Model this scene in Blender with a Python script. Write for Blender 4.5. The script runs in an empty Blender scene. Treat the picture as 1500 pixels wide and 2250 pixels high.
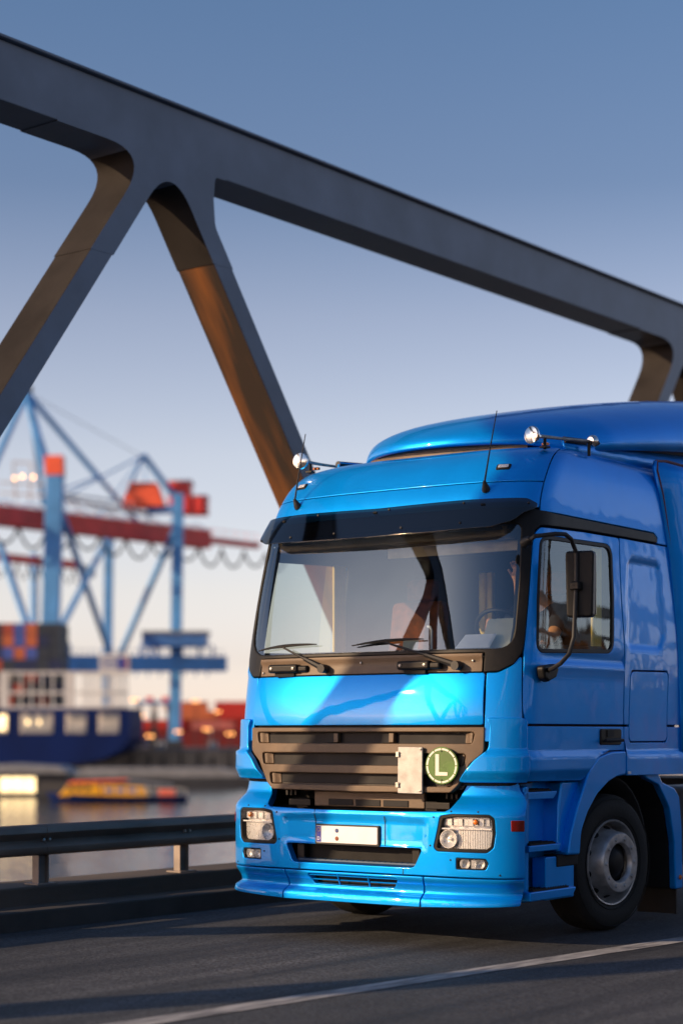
import bpy, bmesh, math, random
import numpy as np
from mathutils import Vector, Matrix
from mathutils.geometry import delaunay_2d_cdt

random.seed(7)
RNG = np.random.default_rng(7)
sc = bpy.context.scene
rad = math.radians

# ------------------------------------------------------------------ camera
PHI = rad(38.0)                                   # camera looks 38 deg left of the bridge axis (+Y)
CAM = np.array([7.83, -10.13, 1.46])
AX = np.array([-math.sin(PHI), math.cos(PHI), 0.0])   # view direction (level)
RT = np.array([math.cos(PHI), math.sin(PHI), 0.0])
cd = bpy.data.cameras.new('camera')
cam = bpy.data.objects.new('camera', cd)
sc.collection.objects.link(cam)
cam.location = CAM
cam.rotation_euler = (rad(90), 0, PHI)
cd.sensor_fit = 'VERTICAL'
cd.sensor_height = 36.0
cd.lens = 36.0 * 4000 / 2250
cd.shift_y = (1610 - 1125) / 2250                 # shift lens: verticals stay upright
cd.clip_end = 6000
cd.dof.use_dof = True
cd.dof.focus_distance = 12.75
cd.dof.aperture_fstop = cd.lens / 1000 / 0.066
sc.camera = cam

# ------------------------------------------------------------------ sky, sun, exposure
SUN_EL, SUN_AZ = rad(19.0), rad(211.0)            # azimuth clockwise from +Y
w = bpy.data.worlds.new('World'); sc.world = w; w.use_nodes = True
nt = w.node_tree
sky = nt.nodes.new('ShaderNodeTexSky'); sky.sky_type = 'NISHITA'; sky.sun_disc = False
sky.sun_elevation = SUN_EL; sky.sun_rotation = SUN_AZ
sky.air_density = 1.0; sky.dust_density = 0.8; sky.ozone_density = 3.0
# evening air: the clear Nishita sky grows paler and pinker towards the horizon (by elevation only)
_tc = nt.nodes.new('ShaderNodeTexCoord'); _sx = nt.nodes.new('ShaderNodeSeparateXYZ'); _rp = nt.nodes.new('ShaderNodeValToRGB')
nt.links.new(_tc.outputs['Generated'], _sx.inputs[0]); nt.links.new(_sx.outputs['Z'], _rp.inputs[0])
_el = _rp.color_ramp.elements
for _p, _c in ((0.007, (2.6, 2.17, 2.5)), (0.04, (2.05, 1.57, 1.70)), (0.077, (2.26, 1.6, 1.5)), (0.15, (2.3, 1.57, 1.36)), (0.222, (1.80, 1.27, 1.15)), (0.287, (1.10, 0.94, 0.95)), (0.37, (0.95, 0.93, 0.98))):
    _e = _el.new(_p); _e.color = (*[v / 3 for v in _c], 1)
_el[0].color = (2.6 / 3, 2.17 / 3, 2.5 / 3, 1); _el[-1].color = (0.95 / 3, 0.93 / 3, 0.98 / 3, 1)
_mu = nt.nodes.new('ShaderNodeVectorMath'); _mu.operation = 'MULTIPLY'; _sc = nt.nodes.new('ShaderNodeVectorMath'); _sc.operation = 'SCALE'; _sc.inputs['Scale'].default_value = 3.0
nt.links.new(sky.outputs[0], _mu.inputs[0]); nt.links.new(_rp.outputs[0], _mu.inputs[1]); nt.links.new(_mu.outputs[0], _sc.inputs[0])
nt.links.new(_sc.outputs[0], nt.nodes['Background'].inputs[0])
nt.nodes['Background'].inputs[1].default_value = 0.10
sd = bpy.data.lights.new('sun', 'SUN'); sun = bpy.data.objects.new('sun', sd)
sc.collection.objects.link(sun)
sd.energy = 4.2; sd.angle = rad(0.6); sd.color = (1.0, 0.70, 0.42)
sdir = Vector((math.sin(SUN_AZ) * math.cos(SUN_EL), math.cos(SUN_AZ) * math.cos(SUN_EL), math.sin(SUN_EL)))
sun.rotation_euler = sdir.to_track_quat('Z', 'Y').to_euler()
sun.location = (-20, -40, 30)
sc.view_settings.view_transform = 'Standard'; sc.view_settings.look = 'None'
sc.view_settings.gamma = 1.0; sc.view_settings.exposure = 0.35
sc.cycles.max_bounces = 8; sc.cycles.transparent_max_bounces = 16
sc.cycles.caustics_reflective = False; sc.cycles.caustics_refractive = False
try:
    sc.cycles.use_denoising = True
except Exception:
    pass

# ------------------------------------------------------------------ materials
def nodes_of(m):
    m.use_nodes = True
    return m.node_tree, m.node_tree.nodes['Principled BSDF']

def mat(name, col, rough=0.5, metal=0.0, coat=0.0, var=0.25, scale=6.0, bump=0.0, bscale=120.0, spec=0.5,
        stretch=(1, 1, 1), rvar=0.15, coords='Object', var2=None):
    """Principled with procedural colour / roughness variation."""
    m = bpy.data.materials.new(name); t, b = nodes_of(m); L = t.links
    tc = t.nodes.new('ShaderNodeTexCoord'); mp = t.nodes.new('ShaderNodeMapping')
    mp.inputs['Scale'].default_value = stretch
    L.new(tc.outputs[coords], mp.inputs[0])
    n = t.nodes.new('ShaderNodeTexNoise'); n.inputs['Scale'].default_value = scale; n.inputs['Detail'].default_value = 6
    L.new(mp.outputs[0], n.inputs['Vector'])
    r = t.nodes.new('ShaderNodeValToRGB'); c0, c1 = r.color_ramp.elements
    c0.position, c1.position = 0.3, 0.7
    lo = [max(0, c * (1 - var)) for c in col[:3]]; hi = [min(1, c * (1 + var)) for c in col[:3]]
    if var2: hi = var2
    c0.color = (*lo, 1); c1.color = (*hi, 1)
    L.new(n.outputs['Fac'], r.inputs[0]); L.new(r.outputs[0], b.inputs['Base Color'])
    mr = t.nodes.new('ShaderNodeMapRange'); mr.inputs['To Min'].default_value = max(0.02, rough * (1 - rvar)); mr.inputs['To Max'].default_value = min(1, rough * (1 + rvar))
    L.new(n.outputs['Fac'], mr.inputs[0]); L.new(mr.outputs[0], b.inputs['Roughness'])
    b.inputs['Metallic'].default_value = metal
    b.inputs['Specular IOR Level'].default_value = spec
    if coat:
        b.inputs['Coat Weight'].default_value = coat; b.inputs['Coat Roughness'].default_value = 0.04
    if bump:
        n2 = t.nodes.new('ShaderNodeTexNoise'); n2.inputs['Scale'].default_value = bscale; n2.inputs['Detail'].default_value = 4
        L.new(mp.outputs[0], n2.inputs['Vector'])
        bp = t.nodes.new('ShaderNodeBump'); bp.inputs['Strength'].default_value = bump; bp.inputs['Distance'].default_value = 0.02
        L.new(n2.outputs['Fac'], bp.inputs['Height']); L.new(bp.outputs[0], b.inputs['Normal'])
    return m

def glassy(name, tint=(0.6, 0.68, 0.66), ior=1.6, rough=0.0, gcol=(1, 1, 1)):
    """thin glass: clear tinted pane with a mirror coat by angle"""
    m = bpy.data.materials.new(name); m.use_nodes = True; t = m.node_tree; L = t.links
    t.nodes.remove(t.nodes['Principled BSDF']); out = t.nodes['Material Output']
    tr = t.nodes.new('ShaderNodeBsdfTransparent'); tr.inputs[0].default_value = (*tint, 1)
    gl = t.nodes.new('ShaderNodeBsdfGlossy'); gl.inputs['Roughness'].default_value = rough; gl.inputs[0].default_value = (*gcol, 1)
    fr = t.nodes.new('ShaderNodeFresnel')          # same reflectance from both sides of the thin pane
    ge = t.nodes.new('ShaderNodeNewGeometry'); mi = t.nodes.new('ShaderNodeMapRange'); mi.inputs['To Min'].default_value = ior; mi.inputs['To Max'].default_value = 1 / ior
    L.new(ge.outputs['Backfacing'], mi.inputs[0]); L.new(mi.outputs[0], fr.inputs[0])
    tc = t.nodes.new('ShaderNodeTexCoord'); n = t.nodes.new('ShaderNodeTexNoise'); n.inputs['Scale'].default_value = 1.6
    bp = t.nodes.new('ShaderNodeBump'); bp.inputs['Strength'].default_value = 0.05; bp.inputs['Distance'].default_value = 0.05
    L.new(tc.outputs['Object'], n.inputs['Vector']); L.new(n.outputs['Fac'], bp.inputs['Height']); L.new(bp.outputs[0], gl.inputs['Normal'])
    mx = t.nodes.new('ShaderNodeMixShader')
    L.new(fr.outputs[0], mx.inputs[0]); L.new(tr.outputs[0], mx.inputs[1]); L.new(gl.outputs[0], mx.inputs[2]); L.new(mx.outputs[0], out.inputs[0])
    return m

def emit(name, col, s):
    m = bpy.data.materials.new(name); t, b = nodes_of(m)
    b.inputs['Base Color'].default_value = (*[c * 0.5 for c in col], 1)
    b.inputs['Emission Color'].default_value = (*col, 1); b.inputs['Emission Strength'].default_value = s
    n = t.nodes.new('ShaderNodeTexNoise'); n.inputs['Scale'].default_value = 1.2
    mr = t.nodes.new('ShaderNodeMapRange'); mr.inputs['To Min'].default_value = s * 0.45; mr.inputs['To Max'].default_value = s * 1.5
    t.links.new(n.outputs['Fac'], mr.inputs[0]); t.links.new(mr.outputs[0], b.inputs['Emission Strength'])
    return m

M = {}
M['paint'] = mat('blue_paint', (0.0003, 0.32, 0.97), 0.40, 0.50, 0.62, spec=0.08, var=0.05, scale=3, rvar=0.1)
M['rubber'] = mat('black_rubber', (0.012, 0.012, 0.013), 0.55, var=0.2)
M['plastic'] = mat('dark_plastic', (0.012, 0.0115, 0.0115), 0.45, spec=0.22, var=0.25, scale=9, bump=0.08, bscale=300)
M['grey_plastic'] = mat('grey_plastic', (0.135, 0.090, 0.055), 0.5, var=0.22, scale=5, bump=0.12, bscale=260)
M['black'] = mat('underbody_black', (0.006, 0.006, 0.007), 0.8, var=0.4)
M['gap'] = mat('gap_black', (0.004, 0.004, 0.006), 0.7, var=0.2)
M['chrome'] = mat('chrome', (0.82, 0.80, 0.76), 0.12, 1.0, var=0.05)
M['silver'] = mat('lamp_reflector', (0.95, 0.94, 0.92), 0.28, 0.55, var=0.08, scale=30)
M['steel'] = mat('worn_steel', (0.36, 0.35, 0.33), 0.42, 0.7, var=0.35, scale=18, bump=0.1)
M['rim'] = mat('painted_rim', (0.46, 0.46, 0.46), 0.38, 0.6, var=0.3, scale=14, bump=0.05)
M['dirty_alu'] = mat('dull_aluminium', (0.42, 0.41, 0.40), 0.55, 0.35, var=0.25, scale=14, bump=0.1)
M['tyre'] = mat('tyre_rubber', (0.012, 0.012, 0.011), 0.78, var=0.35, scale=10, bump=0.2, bscale=60)
M['windscreen'] = glassy('windscreen_glass', (0.76, 0.81, 0.79), 2.3, gcol=(0.80, 0.91, 1.0))
M['door_glass'] = glassy('door_glass', (0.82, 0.85, 0.80), 1.9, gcol=(0.80, 0.92, 1.0))
M['lens'] = glassy('lens_glass', (0.94, 0.94, 0.93), 1.35)
M['visor'] = glassy('smoked_visor', (0.085, 0.085, 0.08), 1.9, 0.06)
M['amber'] = mat('amber_lens', (0.80, 0.20, 0.02), 0.2, var=0.1)
M['red'] = mat('red_reflector', (0.22, 0.008, 0.004), 0.25, var=0.15, scale=40)
M['white'] = mat('white_enamel', (0.86, 0.87, 0.89), 0.4, var=0.04)
M['paper'] = mat('white_paper', (0.92, 0.93, 0.94), 0.7, var=0.04)
M['plate_blue'] = mat('plate_blue', (0.01, 0.03, 0.35), 0.4, var=0.08)
M['green'] = mat('green_enamel', (0.055, 0.17, 0.015), 0.28, var=0.35, scale=5)
M['signwhite'] = mat('sign_white', (0.78, 0.80, 0.70), 0.35, var=0.05)
M['cloth_grey'] = mat('seat_cloth', (0.06, 0.065, 0.075), 0.9, var=0.3, scale=25)
M['cloth_brown'] = mat('brown_cloth', (0.16, 0.05, 0.018), 0.9, var=0.4, scale=18)
M['curtain'] = mat('yellow_curtain', (0.85, 0.66, 0.20), 0.8, var=0.12)
M['liner'] = mat('cab_liner', (0.05, 0.05, 0.052), 0.8, var=0.15)
M['dash'] = mat('dashboard_vinyl', (0.075, 0.085, 0.095), 0.6, var=0.15, bump=0.1)
M['skin'] = mat('skin', (0.52, 0.27, 0.17), 0.55, var=0.1, scale=20)
M['shirt'] = mat('dark_shirt', (0.02, 0.03, 0.06), 0.9, var=0.3, scale=20)
M['hair'] = mat('brown_hair', (0.03, 0.018, 0.01), 0.7, var=0.4, scale=60)
M['trousers'] = mat('dark_trousers', (0.02, 0.022, 0.03), 0.9, var=0.3, scale=20)

# paint: soft metallic flake and faint dust
def tune_paint():
    m = M['paint']; t = m.node_tree; b = t.nodes['Principled BSDF']; L = t.links
    tc = t.nodes.new('ShaderNodeTexCoord')
    v = t.nodes.new('ShaderNodeTexNoise'); v.inputs['Scale'].default_value = 2.2; v.inputs['Detail'].default_value = 2
    L.new(tc.outputs['Object'], v.inputs['Vector'])
    bp = t.nodes.new('ShaderNodeBump'); bp.inputs['Strength'].default_value = 0.12; bp.inputs['Distance'].default_value = 0.05
    L.new(v.outputs['Fac'], bp.inputs['Height']); L.new(bp.outputs[0], b.inputs['Coat Normal'])
tune_paint()

def mesh_grid_mat():
    """grille mesh: bright crossing wires over black, woven at 45 deg"""
    m = bpy.data.materials.new('grille_mesh'); t, b = nodes_of(m); L = t.links
    tc = t.nodes.new('ShaderNodeTexCoord'); mp = t.nodes.new('ShaderNodeMapping')
    mp.inputs['Rotation'].default_value = (0, rad(45), 0); mp.inputs['Scale'].default_value = (62, 62, 62)
    L.new(tc.outputs['Object'], mp.inputs[0]); sx = t.nodes.new('ShaderNodeSeparateXYZ'); L.new(mp.outputs[0], sx.inputs[0])
    outs = []
    for k in ('X', 'Z'):
        f = t.nodes.new('ShaderNodeMath'); f.operation = 'FRACT'; L.new(sx.outputs[k], f.inputs[0])
        g = t.nodes.new('ShaderNodeMath'); g.operation = 'LESS_THAN'; g.inputs[1].default_value = 0.30; L.new(f.outputs[0], g.inputs[0]); outs.append(g)
    mxm = t.nodes.new('ShaderNodeMath'); mxm.operation = 'MAXIMUM'; L.new(outs[0].outputs[0], mxm.inputs[0]); L.new(outs[1].outputs[0], mxm.inputs[1])
    mix = t.nodes.new('ShaderNodeMix'); mix.data_type = 'RGBA'; mix.inputs[6].default_value = (0.002, 0.002, 0.002, 1); mix.inputs[7].default_value = (0.085, 0.072, 0.062, 1)
    L.new(mxm.outputs[0], mix.inputs[0]); L.new(mix.outputs[2], b.inputs['Base Color'])
    b.inputs['Roughness'].default_value = 0.6
    return m
M['mesh'] = mesh_grid_mat()

# ------------------------------------------------------------------ object helpers
COL = sc.collection
def tag(o, label=None, cat=None, group=None, kind=None):
    if label: o['label'] = label
    if cat: o['category'] = cat
    if group: o['group'] = group
    if kind: o['kind'] = kind
    return o

def empty(name, loc=(0, 0, 0), rz=0.0, parent=None):
    o = bpy.data.objects.new(name, None); COL.objects.link(o)
    o.location = loc; o.rotation_euler = (0, 0, rz); o.empty_display_size = 0.2
    if parent: o.parent = parent
    return o

def link(name, me, m, parent=None):
    o = bpy.data.objects.new(name, me); COL.objects.link(o)
    if m is not None: me.materials.append(m)
    if parent: o.parent = parent
    return o

class G:
    """collects solids; build() links them as ONE mesh object"""
    def __init__(s): s.v = []; s.f = []
    def add(s, vs, fs):
        b = len(s.v); s.v += [tuple(map(float, p)) for p in vs]; s.f += [tuple(b + i for i in q) for q in fs]; return s
    def box(s, c, d, rz=0.0, R=None):
        x, y, z = d[0] / 2, d[1] / 2, d[2] / 2
        pts = [Vector(p) for p in ((-x, -y, -z), (x, -y, -z), (x, y, -z), (-x, y, -z), (-x, -y, z), (x, -y, z), (x, y, z), (-x, y, z))]
        if R is None: R = Matrix.Rotation(rz, 3, 'Z')
        return s.add([R @ p + Vector(c) for p in pts], [(0, 3, 2, 1), (4, 5, 6, 7), (0, 1, 5, 4), (1, 2, 6, 5), (2, 3, 7, 6), (3, 0, 4, 7)])
    def beam(s, p0, p1, wd, ht, up=(0, 0, 1)):
        p0, p1 = Vector(p0), Vector(p1); d = (p1 - p0); l = d.length; y = d.normalized()
        u = Vector(up); x = y.cross(u)
        if x.length < 1e-4: x = y.cross(Vector((1, 0, 0)))
        x.normalize(); z = x.cross(y)
        return s.box((p0 + p1) / 2, (wd, l, ht), R=Matrix((x, y, z)).transposed())
    def tube(s, pts, r, n=10, caps=True):
        pts = [Vector(p) for p in pts]; rs = r if isinstance(r, (list, tuple)) else [r] * len(pts)
        vs, fs = [], []; prev = None
        for i, p in enumerate(pts):
            d = (pts[min(i + 1, len(pts) - 1)] - pts[max(i - 1, 0)]).normalized()
            if prev is None:
                a = d.orthogonal().normalized()
            else:
                a = (prev - d * prev.dot(d)).normalized()
            prev = a; b = d.cross(a)
            for k in range(n):
                t = 2 * math.pi * k / n; vs.append(p + (a * math.cos(t) + b * math.sin(t)) * rs[i])
        for i in range(len(pts) - 1):
            for k in range(n):
                q = (k + 1) % n; fs.append((i * n + k, i * n + q, (i + 1) * n + q, (i + 1) * n + k))
        if caps: fs += [tuple(reversed(range(n))), tuple((len(pts) - 1) * n + k for k in range(n))]
        return s.add(vs, fs)
    def lathe(s, prof, o=(0, 0, 0), axis=(0, 0, 1), n=32):
        """prof: (radius, height along axis)"""
        o = Vector(o); z = Vector(axis).normalized(); a = z.orthogonal().normalized(); b = z.cross(a)
        vs, fs = [], []
        for r, h in prof:
            for k in range(n):
                t = 2 * math.pi * k / n; vs.append(o + z * h + (a * math.cos(t) + b * math.sin(t)) * r)
        for i in range(len(prof) - 1):
            for k in range(n):
                q = (k + 1) % n; fs.append((i * n + k, i * n + q, (i + 1) * n + q, (i + 1) * n + k))
        return s.add(vs, fs)
    def prism(s, poly, fn, d0, d1):
        """poly in 2-D, fn(a, b, depth) -> point"""
        n = len(poly); vs = [fn(a, b, d0) for a, b in poly] + [fn(a, b, d1) for a, b in poly]
        fs = [tuple(range(n)), tuple(reversed(range(n, 2 * n)))] + [(i, i + n, (i + 1) % n + n, (i + 1) % n) for i in range(n)]
        return s.add(vs, fs)
    def build(s, name, m, parent=None, bevel=0.0, ang=35, seg=2):
        me = bpy.data.meshes.new(name); me.from_pydata(s.v, [], s.f); me.update()
        bm = bmesh.new(); bm.from_mesh(me); bmesh.ops.recalc_face_normals(bm, faces=bm.faces); bm.to_mesh(me); bm.free()
        me.polygons.foreach_set('use_smooth', [True] * len(me.polygons))
        o = link(name, me, m, parent)
        if bevel:
            b = o.modifiers.new('bevel', 'BEVEL'); b.width = bevel; b.segments = seg; b.limit_method = 'ANGLE'; b.angle_limit = rad(ang); b.harden_normals = True
        else:
            me.set_sharp_from_angle(angle=rad(ang))
        return o

# ------------------------------------------------------------------ polygons on curved panels
def rnd(poly, r, n=5):
    """round the corners of a closed polygon; r one radius or one per corner"""
    out = []; N = len(poly); rs = r if isinstance(r, (list, tuple)) else [r] * N
    for i in range(N):
        p = np.array(poly[i], float); a = np.array(poly[i - 1], float) - p; b = np.array(poly[(i + 1) % N], float) - p
        la, lb = np.linalg.norm(a), np.linalg.norm(b); a /= la; b /= lb
        ca = np.clip(a @ b, -1, 1); th = math.acos(ca)
        if rs[i] <= 1e-6 or th > 3.0: out.append(tuple(p)); continue
        t = min(rs[i] / math.tan(th / 2), la * 0.48, lb * 0.48)
        p0, p1 = p + a * t, p + b * t
        for k in range(n + 1):
            s = k / n; out.append(tuple((1 - s) ** 2 * p0 + 2 * s * (1 - s) * p + s * s * p1))
    return out
def full(half):
    """mirror a right-half outline (first and last on the centre line)"""
    return list(half) + [(-u, z) for u, z in reversed(half) if abs(u) > 1e-6]
def mir(poly): return [(-u, z) for u, z in poly]
def area(p): 
    p = np.array(p); q = np.roll(p, -1, 0); return 0.5 * np.sum(p[:, 0] * q[:, 1] - q[:, 0] * p[:, 1])
def dens(p, step, closed=True):
    out = []; N = len(p)
    for i in range(N if closed else N - 1):
        a, b = np.array(p[i], float), np.array(p[(i + 1) % N], float); k = max(1, int(math.ceil(np.linalg.norm(b - a) / step)))
        for j in range(k): out.append(a + (b - a) * j / k)
    if not closed: out.append(np.array(p[-1], float))
    return np.array(out)
def inset(p, d):
    e = np.roll(p, -1, 0) - p; e /= np.maximum(np.linalg.norm(e, axis=1), 1e-9)[:, None]
    nl = np.stack([-e[:, 1], e[:, 0]], 1); pv = np.roll(nl, 1, 0); s = nl + pv
    k = np.maximum(1 + np.sum(nl * pv, 1), 0.4)
    return p + d * s / k[:, None]
def inside(p, q):
    x, y = q[:, 0][:, None], q[:, 1][:, None]; a = p; b = np.roll(p, -1, 0)
    c = ((a[:, 1] > y) != (b[:, 1] > y)) & (x < (b[:, 0] - a[:, 0]) * (y - a[:, 1]) / np.where(b[:, 1] == a[:, 1], 1e-12, b[:, 1] - a[:, 1]) + a[:, 0])
    return np.sum(c, 1) % 2 == 1
def dist(p, q, closed=True):
    a = p; b = np.roll(p, -1, 0)
    if not closed: a, b = p[:-1], p[1:]
    d = b - a; t = np.clip(np.sum((q[:, None] - a) * d, 2) / np.maximum(np.sum(d * d, 1), 1e-12), 0, 1)
    return np.min(np.linalg.norm(q[:, None] - (a + t[..., None] * d), axis=2), 1)
def sdf(poly, u, z):
    q = np.stack([np.atleast_1d(u).ravel(), np.atleast_1d(z).ravel()], 1); p = np.array(poly, float)
    d = dist(p, q); return np.where(inside(p, q), -d, d).reshape(np.shape(np.atleast_1d(u)))
def sstep(a, b, x):
    t = np.clip((x - a) / (b - a), 0, 1); return t * t * (3 - 2 * t)

def pchip(X, Y, x):
    X, Y = np.array(X, float), np.array(Y, float); h = np.diff(X); dl = np.diff(Y) / h; m = np.zeros_like(Y)
    m[1:-1] = np.where(dl[:-1] * dl[1:] > 0, 2 * dl[:-1] * dl[1:] / np.where(dl[:-1] + dl[1:] == 0, 1, dl[:-1] + dl[1:]), 0); m[0], m[-1] = dl[0], dl[-1]
    i = np.clip(np.searchsorted(X, x) - 1, 0, len(h) - 1); t = np.clip((x - X[i]) / h[i], -0.5, 1.5)
    return (2 * t**3 - 3 * t**2 + 1) * Y[i] + (t**3 - 2 * t**2 + t) * h[i] * m[i] + (-2 * t**3 + 3 * t**2) * Y[i + 1] + (t**3 - t**2) * h[i] * m[i + 1]

_t = np.linspace(0, math.pi / 2, 3001); _PP = 3.2
_xs = 1.25 * np.sin(_t) ** (2 / _PP); _ys = 0.45 * (1 - np.cos(_t) ** (2 / _PP))
_sl = np.concatenate([[0], np.cumsum(np.hypot(np.diff(_xs), np.diff(_ys)))]); U0 = _sl[-1]
def make_surf(zk, yk, ak):
    def S(u, z):
        u = np.asarray(u, float); z = np.asarray(z, float) + 0 * u; au = np.abs(u)
        xn = np.interp(au, _sl, _xs) / 1.25; yo = np.interp(au, _sl, _ys) + np.maximum(au - U0, 0)
        return np.stack([np.sign(u) * pchip(zk, ak, z) * xn, pchip(zk, yk, z) + yo, z], -1)
    return S
CAB = make_surf([.2, .9, 1.5, 1.95, 2.95, 3.1, 3.3, 3.44, 3.52], [.05, .05, .07, .13, .33, .38, .51, .68, .92], [1.25, 1.25, 1.25, 1.25, 1.20, 1.19, 1.17, 1.13, 1.05])
GRI = make_surf([.2, 1.0, 1.5], [.05, .05, .06], [1.26, 1.26, 1.26])
BUM = make_surf([.2, .26, .30, .33, .36, .40, .46, .50, .90, .93, 1.005, 1.02, 1.13], [.01, -.03, -.03, -.02, .035, .03, .0, .0, .0, .012, .085, .10, .115], [1.25, 1.262, 1.262, 1.258, 1.24, 1.25, 1.272, 1.28, 1.28, 1.278, 1.25, 1.245, 1.235])

def surf_at(S, u, z, off=0.0):
    """point and outward normal"""
    u = np.asarray(u, float); z = np.asarray(z, float); e = 0.003
    tu = S(u + e, z) - S(u - e, z); tz = S(u, z + e) - S(u, z - e)
    n = np.cross(tu, tz); n /= np.linalg.norm(n, axis=-1, keepdims=True)
    o = off(u, z) if callable(off) else off
    return S(u, z) + n * np.asarray(o)[..., None], n

def patch(name, outline, S, m, parent, holes=(), off=0.0, thick=0.012, bev=0.004, step=0.05, creases=()):
    """panel cut to an outline on a curved surface: smooth skin, rounded rim, returned edge"""
    loops = []
    o = outline if area(outline) > 0 else outline[::-1]; loops.append(dens(o, step))
    for h in holes:
        h = h if area(h) < 0 else h[::-1]; loops.append(dens(h, step))
    ins = [inset(l, bev) for l in loops]
    pts = []; edges = []; starts = []
    for l in ins:
        b = len(pts); starts.append(b); pts += [tuple(p) for p in l]; edges += [(b + i, b + (i + 1) % len(l)) for i in range(len(l))]
    def region(q):
        k = inside(ins[0], q)
        for l in ins[1:]: k &= ~inside(l, q)
        return k
    def clear(q):
        d = np.full(len(q), 9.0)
        for l in ins: d = np.minimum(d, dist(l, q))
        return d
    nb = len(pts); cpts = []
    for c in creases:
        cl = dens(c, step * 0.7, closed=False)
        k = region(cl) & (clear(cl) > 0.006); last = None
        for p, ok in zip(cl, k):
            if ok:
                pts.append(tuple(p)); cpts.append(p)
                if last is not None: edges.append((last, len(pts) - 1))
                last = len(pts) - 1
            else: last = None
    lo, hi = ins[0].min(0), ins[0].max(0)
    gu, gz = np.meshgrid(np.arange(lo[0] + step / 2, hi[0], step), np.arange(lo[1] + step / 2, hi[1], step)); q = np.stack([gu.ravel(), gz.ravel()], 1)
    q = q[region(q)] if len(q) else q
    if len(q): q = q[clear(q) > step * 0.4]
    if len(q) and cpts:
        cp = np.array(cpts); q = q[np.min(np.linalg.norm(q[:, None] - cp, axis=2), 1) > step * 0.4]
    pts += [tuple(p) for p in q]
    res = delaunay_2d_cdt([Vector(p) for p in pts], edges, [], 0, 1e-6)
    P2 = np.array([tuple(v) for v in res[0]]); tri = [f for f in res[2] if len(f) == 3]
    cen = np.array([P2[list(f)].mean(0) for f in tri]); keep = region(cen); tri = [f for f, k in zip(tri, keep) if k]
    omap = {}
    for i, src in enumerate(res[3]):
        for sidx in src: omap[sidx] = i
    offf = off if callable(off) else (lambda u, z: off + 0 * np.asarray(u))
    def P(uz, extra=0.0):
        a, n = surf_at(S, uz[:, 0], uz[:, 1], 0.0)
        return a + n * (offf(uz[:, 0], uz[:, 1]) + extra)[:, None], n
    def N(uz):
        e = 0.004; du = np.array([e, 0]); dz = np.array([0, e])
        n = np.cross(P(uz + du)[0] - P(uz - du)[0], P(uz + dz)[0] - P(uz - dz)[0]); return n / np.linalg.norm(n, axis=1, keepdims=True)
    V = [P(P2)[0]]; NN = [N(P2)]; F = [tuple(f) for f in tri]; base = len(P2)
    for l, i2, st in zip(loops, ins, starts):
        k = len(l); fr = [omap.get(st + i, None) for i in range(k)]
        pi, ni = P(i2); po, _ = P(l, -bev); pb, nb_ = P(l, -thick - bev)
        outw = po - pi; outw -= ni * np.sum(outw * ni, 1)[:, None]; outw /= np.maximum(np.linalg.norm(outw, axis=1), 1e-9)[:, None]
        mid = ni * 0.45 + outw; mid /= np.linalg.norm(mid, axis=1)[:, None]
        V += [po, po, pb]; NN += [mid, outw, outw]
        a, b_, c = base, base + k, base + 2 * k; base += 3 * k
        for i in range(k):
            j = (i + 1) % k
            if fr[i] is not None and fr[j] is not None and fr[i] != fr[j]: F.append((fr[j], fr[i], a + i, a + j))
            F.append((b_ + j, b_ + i, c + i, c + j))
    V = np.concatenate(V); NN = np.concatenate(NN)
    me = bpy.data.meshes.new(name); me.from_pydata([tuple(p) for p in V], [], F); me.update()
    me.polygons.foreach_set('use_smooth', [True] * len(me.polygons))
    me.normals_split_custom_set_from_vertices([tuple(n) for n in NN])
    return link(name, me, m, parent)

def seam(g, pts, S, off=0.002, wd=0.006, step=0.04):
    p = dens(pts, step, closed=False); d = np.gradient(p, axis=0); d /= np.linalg.norm(d, axis=1)[:, None]
    nl = np.stack([-d[:, 1], d[:, 0]], 1) * wd / 2; o = off
    a, _ = surf_at(S, p[:, 0] + nl[:, 0], p[:, 1] + nl[:, 1], o); b, _ = surf_at(S, p[:, 0] - nl[:, 0], p[:, 1] - nl[:, 1], o)
    n = len(p); g.add(list(a) + list(b), [(i, i + 1, n + i + 1, n + i) for i in range(n - 1)])

def spot(px, D, py=None):
    """world point at photograph column px, D metres along the view axis (z from row py)"""
    p = CAM + AX * D + RT * ((px - 750) / 4000 * D); z = 0.0 if py is None else 1.46 + (1610 - py) / 4000 * D
    return Vector((p[0], p[1], z))
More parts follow.
